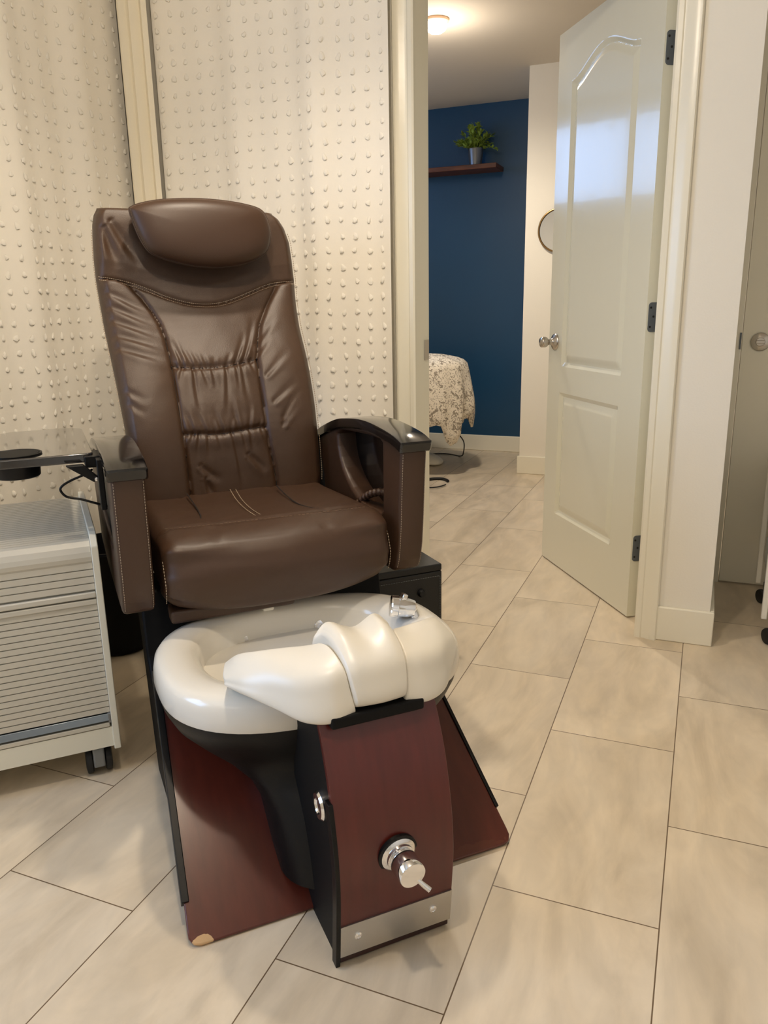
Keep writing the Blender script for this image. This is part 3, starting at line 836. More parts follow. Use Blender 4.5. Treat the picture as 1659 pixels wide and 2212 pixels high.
def mat_footboard():
    m = mat('mahogany_worn', srgb(84,34,23), 0.28, var=0.14, vscale=9, stretch=(7,1.5,1.5), coat=0.15, coat_rough=0.2)
    nt = m.node_tree; N = nt.nodes; L = nt.links; b = N['Principled BSDF']
    src = b.inputs['Base Color'].links[0].from_socket
    tc = N.new('ShaderNodeTexCoord')
    def blob(c, r, col, prev, nscale=55, amt=0.020):
        n = N.new('ShaderNodeTexNoise'); n.inputs['Scale'].default_value = nscale; L.new(tc.outputs['Object'], n.inputs['Vector'])
        mp = N.new('ShaderNodeMapping'); mp.inputs['Location'].default_value = tuple(-a/k for a, k in zip(c, r)); mp.inputs['Scale'].default_value = tuple(1/k for k in r)
        L.new(tc.outputs['Object'], mp.inputs['Vector'])
        ln = N.new('ShaderNodeVectorMath'); ln.operation = 'LENGTH'; L.new(mp.outputs[0], ln.inputs[0])
        ad = N.new('ShaderNodeMath'); ad.operation = 'MULTIPLY_ADD'; L.new(n.outputs['Fac'], ad.inputs[0]); ad.inputs[1].default_value = 1.2; ad.inputs[2].default_value = -0.6
        a2 = N.new('ShaderNodeMath'); a2.operation = 'ADD'; L.new(ln.outputs['Value'], a2.inputs[0]); L.new(ad.outputs[0], a2.inputs[1])
        lt = N.new('ShaderNodeMath'); lt.operation = 'LESS_THAN'; lt.inputs[1].default_value = 1.0; L.new(a2.outputs[0], lt.inputs[0])
        mx = N.new('ShaderNodeMixRGB'); L.new(lt.outputs[0], mx.inputs[0]); L.new(prev, mx.inputs[1]); mx.inputs[2].default_value = col
        return mx.outputs[0]
    s = blob((0.22,-0.002,0.012), (0.085,0.010,0.012), srgb(92,44,30), src)
    s = blob((-0.311,-0.006,0.008), (0.018,0.010,0.011), srgb(196,160,116), s)
    L.new(s, b.inputs['Base Color'])
    return m
obj('footboard', footboard(), mat_footboard(), chair, bevel=0.003)
bm = BM(); box(bm, -0.27, 0.315, -0.006, 0.014, 0.0, 0.009); obj('toe_strip', bm, M_black, chair, bevel=0.003)
for sg in (-1, 1):
    bm = BM()
    a0, a1 = 0.075, 0.55
    slope = Vector((0, 0.806, 0.592)); nrm = Vector((0,-0.592,0.806))
    w = lambda t: 0.331 - 0.054*(t-0.03)
    pts = []
    for t in (a0, a1):
        for x in (w(t)+0.004, w(t)-0.010 if sg < 0 else w(t)-0.004):
            for h in (-0.018, 0.004):
                pts.append(Vector((sg*x, -0.010, 0.006)) + slope*t + nrm*h)
    v = [bm.verts.new(p) for p in pts]
    for f in ((0,1,3,2),(4,6,7,5),(0,4,5,1),(2,3,7,6),(0,2,6,4),(1,5,7,3)): bm.faces.new([v[i] for i in f])
    obj('edge_strip', bm, M_black, chair, smooth=False, bevel=0.0015)
bm = BM()
prism(bm, [(0.040,0.0),(0.585,0.0),(0.69,0.36),(0.735,0.455),(0.60,0.455),(0.575,0.30),(0.50,0.225),(0.30,0.165)], -0.300, 0.300, 'x')
obj('base_box', bm, M_blackmat, chair, bevel=0.006)

FP = [(.148,.0),(.150,.016),(.158,.085),(.1645,.16),(.162,.22),(.1515,.28),(.1335,.345),(.112,.395),(.089,.437)]
fpc = [(p.x, p.y) for p in catmull([(a, b, 0) for a, b in FP], 6)]
bm = BM()
fr = [p for p in fpc if p[1] > 0.018]
prism(bm, [(-v, z) for v, z in fr] + [(-(v-0.014), z) for v, z in fr[::-1]], -0.106, 0.106, 'x')
pf = obj('plinth_panel', bm, M_mahog, chair, auto=30, bevel=0.0015)
bm = BM()
bk = [(-0.10,0.0),(-0.095,0.12),(-0.09,0.25),(-0.08,0.40)]
prism(bm, [(-(v-0.012), max(z, 0.0)) for v, z in fpc] + [(-v, z) for v, z in bk[::-1]], -0.104, 0.102, 'x')
obj('plinth_body', bm, M_blackmat, chair, auto=30)
bm = BM()
ed = [p for p in fpc if p[1] < 0.315]
prism(bm, [(-(v+0.003), z) for v, z in ed] + [(-(v-0.016), z) for v, z in ed[::-1]], -0.1125, -0.1045, 'x')
obj('edge_trim', bm, M_black, chair, auto=30, bevel=0.002)
bm = BM()
kp = [p for p in fpc if 0.020 < p[1] < 0.090] 
kp = [(interp(z, [p[1] for p in fpc], [p[0] for p in fpc]), z) for z in (0.020,0.045,0.07,0.087)]
prism(bm, [(-(v+0.003), z) for v, z in kp] + [(-(v+0.0), z) for v, z in kp[::-1]], -0.1045, 0.105, 'x')
kick = obj('kick_plate', bm, M_steel, chair, auto=30)
for u, z in ((-0.073,0.059),(0.068,0.059)):
    vv = interp(z, [p[1] for p in fpc], [p[0] for p in fpc])+0.003
    bm = BM(); lathe(bm, [(0.0075,0),(0.007,0.002),(0.004,0.0035),(0.003,0.0025),(0.0005,0.0025)], 16, rot_to((0,-1,-0.05), (u, -vv, z))); obj('screw', bm, M_chrome, kick)
bm = BM(); box(bm, -0.104, 0.104, -0.148, -0.137, 0.004, 0.019); obj('plinth_foot', bm, mat('plinth_foot_edge', srgb(48,22,20), 0.4), chair, bevel=0.002)
# valve
vax = Vector((0.05,-1.0,-0.10))
Mv = rot_to(vax, (0.0,-0.1635,0.200))
bm = BM(); lathe(bm, [(0.036,-0.004),(0.036,0.0015),(0.033,0.002),(0.001,0.0022)], 32, Mv); val = obj('valve_knob', bm, M_black, chair)
bm = BM(); lathe(bm, [(0.0315,0.0),(0.0315,0.004),(0.028,0.007),(0.025,0.008),(0.0245,0.013),(0.021,0.014),(0.021,0.020),(0.001,0.020)], 36, Mv); obj('escutcheon', bm, M_chrome, val, auto=35)
bm = BM(); lathe(bm, [(0.0225,0.018),(0.0235,0.020),(0.0235,0.052),(0.0225,0.054),(0.001,0.0545)], 36, Mv)
kb = obj('knob', bm, M_chrome, val, auto=35)
bm = BM(); p0 = Mv @ Vector((0.0,0.0,0.047)); dr = (Mv.to_3x3() @ Vector((0.0,0,0))) 
side = Vector((0.62,-0.55,-0.55)).normalized()
c0 = Mv @ Vector((0,0,0.048))
tube(bm, [c0 + Vector((0.55,0,-0.83)).normalized()*0.016, c0 + Vector((0.55,0,-0.83)).normalized()*0.022 + side*0.012, c0 + Vector((0.55,0,-0.83)).normalized()*0.022 + side*0.024], [0.004,0.0048,0.0048], 10); obj('lever', bm, M_chrome, kb)
# jet on the plinth side
bm = BM(); lathe(bm, [(0.026,0.0),(0.026,0.005),(0.022,0.009),(0.014,0.0095),(0.012,0.007),(0.001,0.007)], 28, rot_to((-1,0,0), (-0.104,-0.088,0.276))); obj('side_jet', bm, M_chrome, chair, auto=40)

# ---- black underside shell + basin
def sell(a, b, cv, z, n=72, ex=2.25):
    out = []
    for k in range(n):
        t = 2*PI*k/n; c, s = math.cos(t), math.sin(t)
        out.append(Vector((a*math.copysign(abs(c)**(2/ex), c), -(cv + b*math.copysign(abs(s)**(2/ex), s)), z)))
    return out
bm = BM()
rings(bm, [sell(*r, ex=2.5) for r in [(.311,.251,-.284,.357),(.3125,.2525,-.284,.347),(.308,.248,-.283,.330),(.294,.233,-.279,.303),(.262,.204,-.265,.272),(.215,.166,-.228,.240),(.174,.144,-.176,.21),(.154,.136,-.132,.17),(.148,.126,-.092,.10),(.145,.115,-.07,.055)]], caps=(False, True))
obj('basin_shell', bm, M_black, chair, auto=88)
bm = BM()
prof = [(.308,.247,.348),(.313,.252,.351),(.3155,.2545,.360),(.3145,.2535,.380),(.311,.250,.397),(.303,.242,.408),(.287,.227,.413),(.263,.208,.412),(.240,.192,.407),(.226,.183,.397),(.219,.177,.380),(.210,.168,.32),(.195,.152,.272),(.155,.118,.252),(.05,.04,.247)]
rings(bm, [sell(a, b, -.284 - (.014 if 6 < i < 13 else 0), z, ex=2.6) for i, (a, b, z) in enumerate(prof)])
bas = obj('foot_basin', bm, M_basin, chair)
bm = BM(); lathe(bm, [(0.03,0),(0.03,0.003),(0.02,0.005),(0.001,0.003)], 24, Matrix.Translation((0,0.29,0.248))); obj('drain', bm, M_chrome, bas)
for u in (-0.10, 0.09):
    bm = BM(); lathe(bm, [(0.016,0),(0.015,0.004),(0.006,0.006),(0.001,0.004)], 20, rot_to((0,-1,0.1), (u, 0.468, 0.35))); obj('jet', bm, M_chrome, bas)
bm = BM(); box(bm, -0.045,-0.018, 0.47,0.50, 0.408,0.420); obj('spout', bm, M_whiteplastic, bas, bevel=0.005)

# ---- foot cushions
def cushion(stations, name='foot_cushion'):
    # stations: closed cross-sections (u,v,z); lofted with splines through every point
    m_ = 7
    def with_mid(q):
        t2, f = q[-4], q[-3]
        return q[:-3] + [(t2[0]*.55+f[0]*.45, t2[1]*.5+f[1]*.5+0.0065, t2[2]*.5+f[2]*.5)] + q[-3:]
    stations = [with_mid(list(q)) for q in stations]
    dense = [catmull([(u, -v, z) for u, v, z in st_], m_, closed=True) for st_ in stations]
    npt = len(dense[0])
    cols = [catmull([d[j] for d in dense], 8) for j in range(npt)]
    R = [[cols[j][i] for j in range(npt)] for i in range(len(cols[0]))]
    def shrink(r, k, off):
        c = Vector((0,0,0))
        for p in r: c += p
        c /= len(r)
        return [p + (c-p).normalized()*k + off for p in r]
    d0 = Vector((0,0,0)); n0 = (sum((p for p in R[0]), Vector()) - sum((p for p in R[1]), Vector())).normalized()
    n1 = (sum((p for p in R[-1]), Vector()) - sum((p for p in R[-2]), Vector())).normalized()
    e0 = [shrink(R[0], k, n0*o) for k, o in ((0.0075,0.0035),(0.004,0.0028),(0.0012,0.0012))]
    e1 = [shrink(R[-1], k, n1*o) for k, o in ((0.0012,0.0012),(0.004,0.0028),(0.0075,0.0035))]
    bm = BM(); rings(bm, e0 + R + e1)
    return obj(name, bm, M_pad, chair, auto=75)
raw = [
 [(.074,-.035,.425),(.0775,-.014,.512),(.064,.024,.533),(.057,.082,.517),(.0465,.106,.443),(.048,.08,.434),(.06,0,.420)],
 [(.092,-.055,.420),(.094,-.022,.510),(.088,.010,.526),(.086,.080,.513),(.086,.110,.437),(.086,.08,.430),(.088,-.02,.415)],
 [(.128,-.080,.420),(.130,-.036,.508),(.130,-.010,.521),(.130,.058,.505),(.129,.090,.440),(.128,.06,.430),(.128,-.045,.415)],
 [(.160,-.100,.420),(.163,-.058,.502),(.165,-.030,.514),(.168,.016,.499),(.167,.044,.450),(.162,.015,.446),(.160,-.07,.414)],
 [(.184,-.125,.420),(.189,-.092,.488),(.195,-.068,.498),(.202,-.026,.484),(.202,-.004,.459),(.192,-.025,.444),(.184,-.09,.415)],
 [(.198,-.145,.422),(.204,-.124,.464),(.212,-.104,.473),(.222,-.072,.468),(.223,-.056,.456),(.212,-.072,.442),(.200,-.112,.418)],
]
cushion([[(-u, v, z) for u, v, z in st_] for st_ in raw])
cushion(raw)
ctr = [
 [(-.069,-.030,.440),(-.072,-.024,.522),(-.058,-.012,.543),(-.053,.040,.543),(-.050,.088,.520),(-.0425,.112,.460),(-.044,.085,.444),(-.062,.010,.430)],
 [(-.044,-.032,.440),(-.046,-.028,.540),(-.040,-.014,.554),(-.037,.038,.551),(-.034,.090,.524),(-.029,.114,.459),(-.030,.085,.444),(-.042,.010,.430)],
 [(.000,-.028,.440),(.000,-.022,.526),(.000,-.006,.541),(.000,.040,.541),(.000,.092,.523),(.000,.116,.458),(.000,.085,.444),(.000,.010,.430)],
 [(.044,-.032,.440),(.046,-.028,.540),(.040,-.014,.554),(.037,.038,.551),(.034,.090,.524),(.029,.114,.459),(.030,.085,.444),(.042,.010,.430)],
 [(.069,-.030,.440),(.072,-.024,.522),(.058,-.012,.543),(.053,.040,.543),(.050,.088,.520),(.0425,.112,.460),(.044,.085,.444),(.062,.010,.430)],
]
cushion(ctr)
bm = BM(); box(bm, -0.09, 0.077, -0.113, -0.05, 0.424, 0.445); obj('cushion_bracket', bm, M_blackmat, chair, bevel=0.004)

# ---- hand shower on the basin rim
sh = BM()
Ms = rot_to((-0.84,0.28,0.16), (0.232,0.300,0.432))
lathe(sh, [(0.010,-0.028),(0.018,-0.024),(0.0215,-0.012),(0.022,0.0),(0.0225,0.012),(0.0245,0.014),(0.0245,0.028),(0.0225,0.0305),(0.012,0.032),(0.001,0.0325)], 28, Ms)
shw = obj('hand_shower', sh, M_chrome, chair, auto=35)
bm = BM(); tube(bm, catmull([(0.238,0.300,0.438),(0.250,0.296,0.425),(0.257,0.290,0.405),(0.260,0.285,0.385)], 5), [0.011]*16, 12); obj('shower_handle', bm, M_chrome, shw)
bm = BM(); box(bm, -0.006, 0.006, -0.008, 0.008, 0.0, 0.014, Matrix.Translation((0.230,0.300,0.451)) @ Matrix.Rotation(0.4, 4, 'Y')); obj('spray_button', bm, M_chrome, shw, bevel=0.002)

# ---- tray on the left arm
def rrect(x0, x1, y0, y1, rs, n=8):
    out = []
    for (cx, cy, a0, r) in ((x1-rs[0], y1-rs[0], 0, rs[0]), (x0+rs[1], y1-rs[1], PI/2, rs[1]), (x0+rs[2], y0+rs[2], PI, rs[2]), (x1-rs[3], y0+rs[3], 1.5*PI, rs[3])):
        for k in range(n+1):
            a = a0 + (PI/2)*k/n; out.append((cx+r*math.cos(a), cy+r*math.sin(a)))
    return out
M_tray = mat('tray_gloss', srgb(30,28,28), 0.09, coat=0.9, spec=0.8)
bm = BM(); prism(bm, rrect(-0.575,-0.366, 0.592, 1.018, (0.05,0.06,0.03,0.015)), 0.770, 0.790, 'z')
tray = obj('tray', bm, M_tray, chair, bevel=0.003)
bm = BM(); Mc = Matrix.Translation((-0.520,0.652,0.0))
lathe(bm, [(0.043,0.742),(0.046,0.745),(0.048,0.772),(0.053,0.788),(0.054,0.793),(0.051,0.794),(0.047,0.790),(0.044,0.772),(0.042,0.748),(0.001,0.747)], 40, Mc); obj('cup_holder', bm, M_black, tray, auto=50)
bm = BM(); lathe(bm, [(0.0468,0.7915),(0.0468,0.7930),(0.0005,0.7930)], 40, Mc); obj('cup_well', bm, M_blackmat, tray)
bm = BM()
prism(bm, [(-0.425,0.772),(-0.390,0.772),(-0.362,0.742),(-0.372,0.733)], 0.552, 0.572, 'y')
box(bm, -0.364,-0.352, 0.545,0.60, 0.672,0.782); box(bm, -0.385,-0.352, 0.58,0.66, 0.760,0.785)
br = obj('tray_bracket', bm, M_black, tray, bevel=0.002)
bm = BM(); lathe(bm, [(0.005,0),(0.004,0.003),(0.0005,0.0035)], 14, rot_to((0,-1,0), (-0.367,0.552,0.740))); obj('bolt', bm, M_chrome, br)
bm = BM(); tube(bm, catmull([(-0.372,0.60,0.752),(-0.388,0.58,0.747),(-0.416,0.58,0.737),(-0.435,0.58,0.727),(-0.440,0.58,0.717),(-0.429,0.58,0.702),(-0.403,0.58,0.694),(-0.379,0.58,0.684),(-0.350,0.585,0.670)], 6), 0.0026, 8); obj('release_cable', bm, M_black, tray)

# ------------------------------------------------------------------ black storage box & bin (stand beside the chair)
CM = Matrix.Translation(OC) @ Matrix.Rotation(RC, 4, 'Z')
bx = thing('storage_box', 'black leatherette box with pale edge stitching beside the right arm of the chair', 'box', CM @ Vector((0.468,0.93,0)), RC)
bm = BM(); box(bm, -0.115,0.115, -0.15,0.15, 0.0,0.315); obj('body', bm, M_boxleather, bx, bevel=0.004)
bm = BM(); box(bm, -0.115,0.115, -0.15,0.15, 0.3155,0.337); obj('lid', bm, M_boxleather, bx, bevel=0.004)
bm = BM(); dashes(bm, [(-0.11,-0.1512,0.300),(0.108,-0.1512,0.300),(0.108,-0.1512,0.01)], 0.0009, 0.006, 0.002); obj('stitching', bm, M_grey, bx)
bm = BM(); lathe(bm, [(0.012,0),(0.012,0.006),(0.009,0.012),(0.001,0.013)], 18, rot_to((0,-1,0), (0.045,-0.15,0.255))); obj('catch', bm, M_rubber, bx)
bn = thing('waste_bin', 'round black waste bin on the floor behind the white cart', 'bin', (CM @ Vector((-0.305,1.40,0)))[:], RC)
bm = BM(); lathe(bm, [(0.095,0.0),(0.105,0.006),(0.115,0.04),(0.13,0.34),(0.134,0.345),(0.134,0.35),(0.126,0.35),(0.11,0.05),(0.001,0.04)], 36); obj('body', bm, M_blackmat, bn, auto=50)
bm = BM(); lathe(bm, [(0.134,0.350),(0.136,0.352),(0.134,0.358),(0.127,0.358),(0.126,0.350)], 36, caps=(False, False)); obj('rim', bm, M_blackmat, bn)

# ------------------------------------------------------------------ white tambour cart
cart = thing('rolling_cart', 'white rolling storage cart with ribbed tambour shutter left of the chair', 'cart', CM @ Vector((-0.62,0.82,0)), RC)
def cl(u, v): return (u+0.62, -v-0.82)       # chair-local (u,v) -> cart local (x,y)
CX0, CX1 = -0.87, -0.378
xa, xb = CX0+0.62, CX1+0.62
fy = 0.605-0.82; byk = 1.045-0.82
for x0, x1 in ((xb-0.0155, xb), (xa, xa+0.0155)):
    bm = BM(); prism(bm, [(fy-0.004,0.073),(fy-0.004,0.578),(fy+0.022,0.608),(byk,0.612),(byk,0.073)], x0, x1, 'x'); obj('side_panel', bm, M_cart, cart, bevel=0.002)
ia, ib = xa+0.0155, xb-0.0155
bm = BM(); box(bm, ia, ib, fy, byk, 0.081, 0.131); box(bm, ia, ib, fy+0.03, byk-0.005, 0.131, 0.57); obj('body', bm, M_cart, cart)
def slats(path):
    """path list of (y,z) with grooves already"""
    bm = BM(); n = len(path)
    A = [bm.verts.new((ia+0.0005, y, z)) for y, z in path]; B = [bm.verts.new((ib-0.0005, y, z)) for y, z in path]
    for i in range(n-1): bm.faces.new((A[i], B[i], B[i+1], A[i+1]))
    return bm
def groove_path(p0, p1, pitch, nrm, g=0.0045, w=0.0021):
    p0 = Vector(p0); p1 = Vector(p1); d = p1-p0; L_ = d.length; d.normalize(); n = max(1, round(L_/pitch)); pt = L_/n
    nrm = Vector(nrm); out = []
    for i in range(n):
        a = p0 + d*(i*pt)
        out += [a, a + nrm*g, a + d*w + nrm*g, a + d*(w+0.0004)]
    out.append(p1)
    return [(p.x, p.y) for p in out]
low = groove_path((fy+0.004,0.166), (fy+0.004,0.440), 0.01515, (1,0))
obj('tambour_shutter', slats(low), M_slat, cart, smooth=False)
up = groove_path((fy+0.004,0.474), (fy+0.004,0.540), 0.0155, (1,0))
lip = [(fy+0.004,0.540),(fy+0.001,0.545),(fy-0.001,0.555),(fy+0.001,0.566),(fy+0.006,0.578),(fy+0.016,0.588),(fy+0.024,0.592)]
topp = groove_path((fy+0.024,0.592), (byk,0.598), 0.0165, (0,-1))
obj('tambour_lid', slats(up + lip + topp), M_slat, cart, smooth=False)
bm = BM(); box(bm, ia, ib, fy-0.001, fy+0.012, 0.441, 0.455); box(bm, ia, ib, fy-0.003, fy+0.012, 0.458, 0.472); obj('pull_rail', bm, M_slat, cart, bevel=0.003)
bm = BM(); prism(bm, [(fy-0.004,0.150),(fy+0.010,0.146),(fy+0.010,0.166),(fy+0.001,0.166)], ia, ib-0.004, 'x'); lk = obj('lock_bar', bm, M_lock, cart, bevel=0.001)
bm = BM(); box(bm, ib-0.006, ib-0.0005, fy-0.003, fy+0.01, 0.143, 0.167); obj('end_cap', bm, M_grey, lk, bevel=0.001)
bm = BM(); box(bm, ia, ib-0.004, fy-0.002, fy+0.012, 0.133, 0.144); obj('lower_rail', bm, M_slat, cart, bevel=0.002)
def caster(x, y):
    c = BM(); 
    prism(c, [(-0.037,0.026),(0.012,0.020),(0.022,0.078),(-0.040,0.078)], x-0.013, x+0.013, 'x', Matrix.Translation((0, y, 0)))
    h = obj('caster', c, M_grey, cart, bevel=0.004)
    for s in (-1, 1):
        w = BM(); lathe(w, [(0.006,0.0135),(0.030,0.0135),(0.0345,0.016),(0.035,0.024),(0.034,0.028),(0.022,0.0305),(0.001,0.0305)], 32, Matrix.Translation((x, y, 0.035)) @ Matrix.Rotation(s*PI/2, 4, 'Y')); obj('wheel', w, M_rubber, h, auto=40)
for cxx in (-0.430+0.62, -0.815+0.62):
    for cyy in (0.650-0.82, 1.0-0.82): caster(cxx, cyy)

# ------------------------------------------------------------------ trolley at the right edge
tr = thing('plastic_trolley', 'white plastic wheeled trolley cut off by the right edge, before the flat door', 'trolley', (0.52,0.93,0), 0)
for x in (-0.283, 0.283):
    for y in (-0.17, 0.19):
        bm = BM(); box(bm, x-0.009, x+0.009, y-0.009, y+0.009, 0.075, 0.53); obj('post', bm, M_whiteplastic, tr, bevel=0.003)
bm = BM(); box(bm, -0.296,0.296, -0.182,0.202, 0.525,0.545); obj('top', bm, M_whiteplastic, tr, bevel=0.005)
for z in (0.17, 0.29, 0.41):
    bm = BM(); box(bm, -0.272,0.272, -0.16,0.18, z, z+0.006)
    for (a, b, c, d) in ((-0.272,0.272,-0.16,-0.154),(-0.272,0.272,0.174,0.18),(-0.272,-0.266,-0.16,0.18),(0.266,0.272,-0.16,0.18)): box(bm, a, b, c, d, z, z+0.085)
    obj('bin_tray', bm, M_clear, tr, smooth=False)
def tcaster(x, y):
    c = BM(); box(c, x-0.008, x+0.008, y-0.010, y+0.014, 0.025, 0.078); h = obj('caster', c, M_rubber, tr, bevel=0.003)
    for s in (-1, 1):
        w = BM(); lathe(w, [(0.006,0.008),(0.022,0.008),(0.026,0.011),(0.0265,0.018),(0.024,0.023),(0.001,0.025)], 28, Matrix.Translation((x, y, 0.0265)) @ Matrix.Rotation(0.5, 4, 'Z') @ Matrix.Rotation(s*PI/2, 4, 'Y')); obj('wheel', w, M_rubber, h, auto=40)
for x in (-0.255, 0.255):
    for y in (-0.19, 0.19): tcaster(x, y)

# ------------------------------------------------------------------ back room things
# ceiling lamp
lp = thing('ceiling_lamp', 'small glowing dome lamp on the ceiling of the back room', 'lamp', (-1.342,2.133,H), 0)
bm = BM(); lathe(bm, [(0.062,0.0),(0.062,-0.012),(0.056,-0.016),(0.001,-0.017)], 32); obj('base', bm, M_lampbase, lp)
bm = BM(); lathe(bm, [(0.052,-0.015),(0.054,-0.028),(0.046,-0.046),(0.028,-0.058),(0.001,-0.062)], 32); obj('dome', bm, M_lampglass, lp)
# wall shelf
sf = thing('wall_shelf', 'dark walnut floating shelf on the blue wall', 'shelf', (-1.8,3.72,1.995), 0)
bm = BM(); box(bm, -0.55,0.385, -0.10,0.11, -0.030,0.0); obj('board', bm, M_shelf, sf, bevel=0.003)
# plant
pl = thing('potted_plant', 'bushy green plant in a small metal pot on the walnut shelf', 'plant', (-1.583,3.71,1.995), 0)
bm = BM(); lathe(bm, [(0.038,0.004),(0.040,0.0),(0.042,0.01),(0.054,0.105),(0.056,0.110),(0.052,0.110),(0.048,0.095),(0.001,0.090)], 32); obj('pot', bm, M_pot, pl, auto=50)
bm = BM(); lathe(bm, [(0.050,-0.0),(0.052,0.003),(0.001,0.0035)], 24); obj('saucer', bm, M_blackmat, pl)
bm = BM()
rnd = random.Random(5)
def leaf(bm, c, d, L_, W_):
    d = d.normalized(); s, u = frame_at(d); s = (s*math.cos(rnd.uniform(-.7,.7)) + u*math.sin(rnd.uniform(-.7,.7))).normalized(); u = s.cross(d)
    pr = [(0,0.05,0),(0.25,0.75,0.05),(0.5,1.0,0.06),(0.75,0.75,0.0),(1.0,0.04,-0.12)]
    rows = [[bm.verts.new(c + d*(L_*t) + s*(W_*w*k) + u*(L_*h + (0.25*W_*abs(k)*w))) for k in (-1,0,1)] for t, w, h in pr]
    for i in range(len(rows)-1):
        for j in range(2): bm.faces.new((rows[i][j], rows[i][j+1], rows[i+1][j+1], rows[i+1][j]))
for k in range(34):
    th = rnd.uniform(0, 2*PI); el = rnd.uniform(0.15, 1.5)
    R_ = rnd.uniform(0.09, 0.165) 
    end = Vector((math.cos(th)*math.cos(el)*R_*0.95, math.sin(th)*math.cos(el)*min(R_, 0.10), 0.10 + math.sin(el)*R_*1.0 - 0.03*(1-math.sin(el))))
    if end.x > 0: end.x *= 1.05
    st_ = Vector((end.x*0.15, end.y*0.15, 0.095))
    mid = st_.lerp(end, 0.5) + Vector((0,0,0.02))
    path = catmull([st_, mid, end], 5)
    tube(bm, path, 0.0012, 4)
    for i, p in enumerate(path[2:]):
        for q in range(2):
            a = rnd.uniform(0, 2*PI)
            d = (path[-1]-path[0]).normalized() + Vector((math.cos(a), math.sin(a)*0.6, rnd.uniform(-0.5,0.8)))*0.9
            if p.y + d.y*0.03 > 0.10: d.y = -abs(d.y)
            leaf(bm, p, d, rnd.uniform(0.026,0.042), rnd.uniform(0.006,0.010))
obj('foliage', bm, M_leaf, pl, recalc=False)
# mirror
mr = thing('round_mirror', 'round wall mirror with thin brass rim, half hidden by the open door', 'mirror', (-0.883,3.09,1.50), 0)
bm = BM(); lathe(bm, [(0.120,0.001),(0.120,0.010),(0.001,0.0105)], 56, rot_to((0,-1,0),(0,0,0))); obj('glass', bm, M_mirror, mr, auto=30)
bm = BM(); lathe(bm, [(0.118,0.0),(0.128,0.0),(0.128,0.018),(0.125,0.020),(0.120,0.020),(0.118,0.017)], 64, rot_to((0,-1,0),(0,0,0)), caps=(False,False))
obj('rim', bm, M_brass, mr, auto=40)
# massage table with duvet
tb = thing('massage_table', 'white massage table in the back room under a floral duvet', 'table', (-2.05,3.10,0), 0)
bm = BM(); box(bm, -0.60,0.40, -0.24,0.10, 0.60,0.66); obj('table_top', bm, M_whiteplastic, tb, bevel=0.02)
for x in (-0.5, 0.15):
    for y in (-0.18, 0.06):
        bm = BM(); tube(bm, [(x, y, 0.0), (x, y, 0.64)], 0.014, 12); obj('leg', bm, M_grey, tb)
bm = BM()
# low rounded white foot
R = []
for k, (t, h, w) in enumerate([(-0.30,0.05,0.10),(-0.02,0.11,0.13),(0.20,0.10,0.13),(0.34,0.075,0.10),(0.40,0.03,0.06)]):
    R.append([Vector((t, 0.10-w*0.9, 0.0)), Vector((t, 0.10-w, h*0.4)), Vector((t, 0.10-w*0.6, h*0.92)), Vector((t, 0.10, h)), Vector((t, 0.10+w*0.6, h*0.92)), Vector((t, 0.10+w, h*0.4)), Vector((t, 0.10+w*0.9, 0.0))])
rings(bm, R); 
obj('foot_base', bm, M_whiteplastic, tb, subsurf=2)
# duvet
bm = BM()
nA, nR = 96, 26
hx, hy = 0.655, 0.345
def duvet_pt(a, t):
    """a around, t 0 centre-top .. 1 hem"""
    c, s = math.cos(a), math.sin(a); ex = 2.3
    ux, uy = math.copysign(abs(c)**(2/ex), c), math.copysign(abs(s)**(2/ex), s)
    puff = 0.02*mnoise.noise(Vector((ux*2.2, uy*2.2, 3.1+t)))
    PR = [(0.0,0.0,.775),(0.30,0.48,.772),(0.42,0.70,.762),(0.52,0.83,.738),(0.60,0.91,.695),(0.68,0.975,.63),(0.78,1.04,.54),(0.87,1.075,.46),(0.94,1.06,.385),(1.0,1.0,.32)]
    k = interp(t, [p[0] for p in PR], [p[1] for p in PR]); z = interp(t, [p[0] for p in PR], [p[2] for p in PR])
    q = max(0, (t-0.45)/0.55)
    hem = 0.05*math.sin(a*5+1) + 0.045*math.sin(a*9+2.2) + 0.03*math.sin(a*17)
    z += hem*max(0, (t-0.75)/0.25)**1.2 + puff*(1-q)
    fold = (0.020*math.sin(a*19+1.5*q) + 0.03*mnoise.noise(Vector((c*4, s*4, q*1.5))))*q
    ex2 = hx + 0.0; 
    return Vector((ux*(hx*(0.86+0.14*k)*min(1, k*1.15) + 0.10*(k-0.9) + fold), uy*(hy*(0.75+0.25*k)*min(1, k*1.15) + 0.10*(k-0.9) + fold*0.8), z))
V = [[bm.verts.new(duvet_pt(2*PI*i/nA, k/nR)) for i in range(nA)] for k in range(1, nR+1)]
top = bm.verts.new(duvet_pt(0, 0.0))
for i in range(nA): bm.faces.new((top, V[0][i], V[0][(i+1) % nA]))
for k in range(len(V)-1):
    for i in range(nA): bm.faces.new((V[k][i], V[k][(i+1) % nA], V[k+1][(i+1) % nA], V[k+1][i]))
dv = obj('duvet', bm, M_duvet, None, auto=80); dv.location = (-2.08,3.02,0)
md = dv.modifiers.new('sol', 'SOLIDIFY'); md.thickness = 0.01
tag(dv, 'white duvet with grey floral print draped over the massage table', 'duvet')
bm = BM()
tube(bm, catmull([(-1.50,3.06,0.25),(-1.50,3.20,0.17),(-1.56,3.40,0.06),(-1.62,3.52,0.006),(-1.75,3.58,0.005),(-1.95,3.5,0.005)], 8), 0.004, 8)
for v_ in bm.verts: v_.co -= Vector((-2.05,3.10,0))
obj('power_cord', bm, M_rubber, tb)
bm = BM()
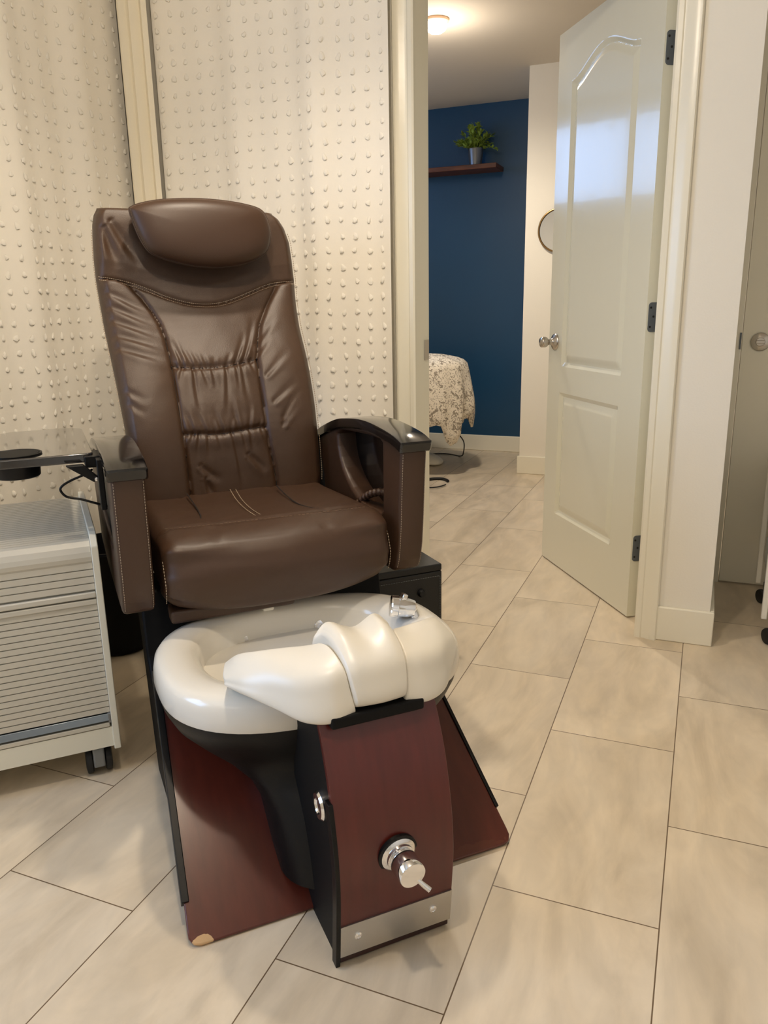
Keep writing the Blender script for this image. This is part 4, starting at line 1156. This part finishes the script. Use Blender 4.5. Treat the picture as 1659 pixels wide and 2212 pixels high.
ringp = [(-1.517+0.085*math.cos(t), 2.605+0.13*math.sin(t), 0.009) for t in [2*PI*k/40 for k in range(4, 40)]]
tube(bm, ringp, [0.004 if k > 22 else 0.009 for k in range(len(ringp))], 10)
o = obj('cable_coil', bm, M_rubber, None); tag(o, 'loop of thick black cable lying on the tiles inside the doorway', 'cable')

# ------------------------------------------------------------------ lights
def point(name, loc, power, col, r=0.04, spot=None, target=None, blend=0.6):
    l = bpy.data.lights.new(name, 'SPOT' if spot else 'POINT'); l.energy = power; l.color = col; l.shadow_soft_size = r
    if spot: l.spot_size = math.radians(spot); l.spot_blend = blend
    o = bpy.data.objects.new(name, l); COL.objects.link(o); o.location = loc
    if target is not None:
        d = Vector(target)-Vector(loc); o.rotation_euler = d.to_track_quat('-Z', 'Y').to_euler()
    return o
def area(name, loc, target, sx, sy, power, col):
    l = bpy.data.lights.new(name, 'AREA'); l.shape = 'RECTANGLE'; l.size = sx; l.size_y = sy; l.energy = power; l.color = col
    o = bpy.data.objects.new(name, l); COL.objects.link(o); o.location = loc
    d = Vector(target)-Vector(loc); o.rotation_euler = d.to_track_quat('-Z', 'Y').to_euler()
    return o
WARM = (1.0, 0.86, 0.68)
point('ceiling_bulb', (-0.52,-1.12,2.28), 35, WARM, 0.045)
point('ceiling_bulb', (-0.97,-0.24,2.33), 54, WARM, 0.045, 132, (-1.0,-0.34,0), 1.0)
area('room_fill', (0.3,-2.8,2.38), (0.3,-2.8,0), 1.0, 1.0, 6, (1.0,0.88,0.73))  # added fill light to lift the room, not a fixture
area('room_fill', (-1.0,-3.7,2.38), (-1.0,-3.7,0), 1.0, 1.0, 6, (1.0,0.88,0.73))  # second added fill light, nearer the front wall
point('back_room_bulb', (-1.342,2.133,2.31), 72, (1.0,0.87,0.70), 0.05, 168, (-1.342,2.133,0), 0.9)
point('back_room_glow', (-1.342,2.133,2.20), 6, (1.0,0.88,0.74), 0.05)
area('window_light', (XL-0.10,-2.2,1.45), (0,-2.2,1.30), 1.3, 1.1, 40, (0.36,0.60,1.0))
area('window_light', (BX-0.09,2.3,2.02), (0,2.3,1.9), 1.3, 0.55, 9, (0.28,0.52,1.0))

w = bpy.data.worlds.new('world'); scene.world = w; w.use_nodes = True
w.node_tree.nodes['Background'].inputs[0].default_value = (0.55,0.72,1.0,1); w.node_tree.nodes['Background'].inputs[1].default_value = 1.2

scene.view_settings.view_transform = 'Standard'
scene.view_settings.look = 'None'
scene.view_settings.exposure = 0.0
scene.render.film_transparent = False
scene.cycles.max_bounces = 8; scene.cycles.diffuse_bounces = 5
scene.cycles.sample_clamp_indirect = 6
scene.cycles.caustics_reflective = False; scene.cycles.caustics_refractive = False
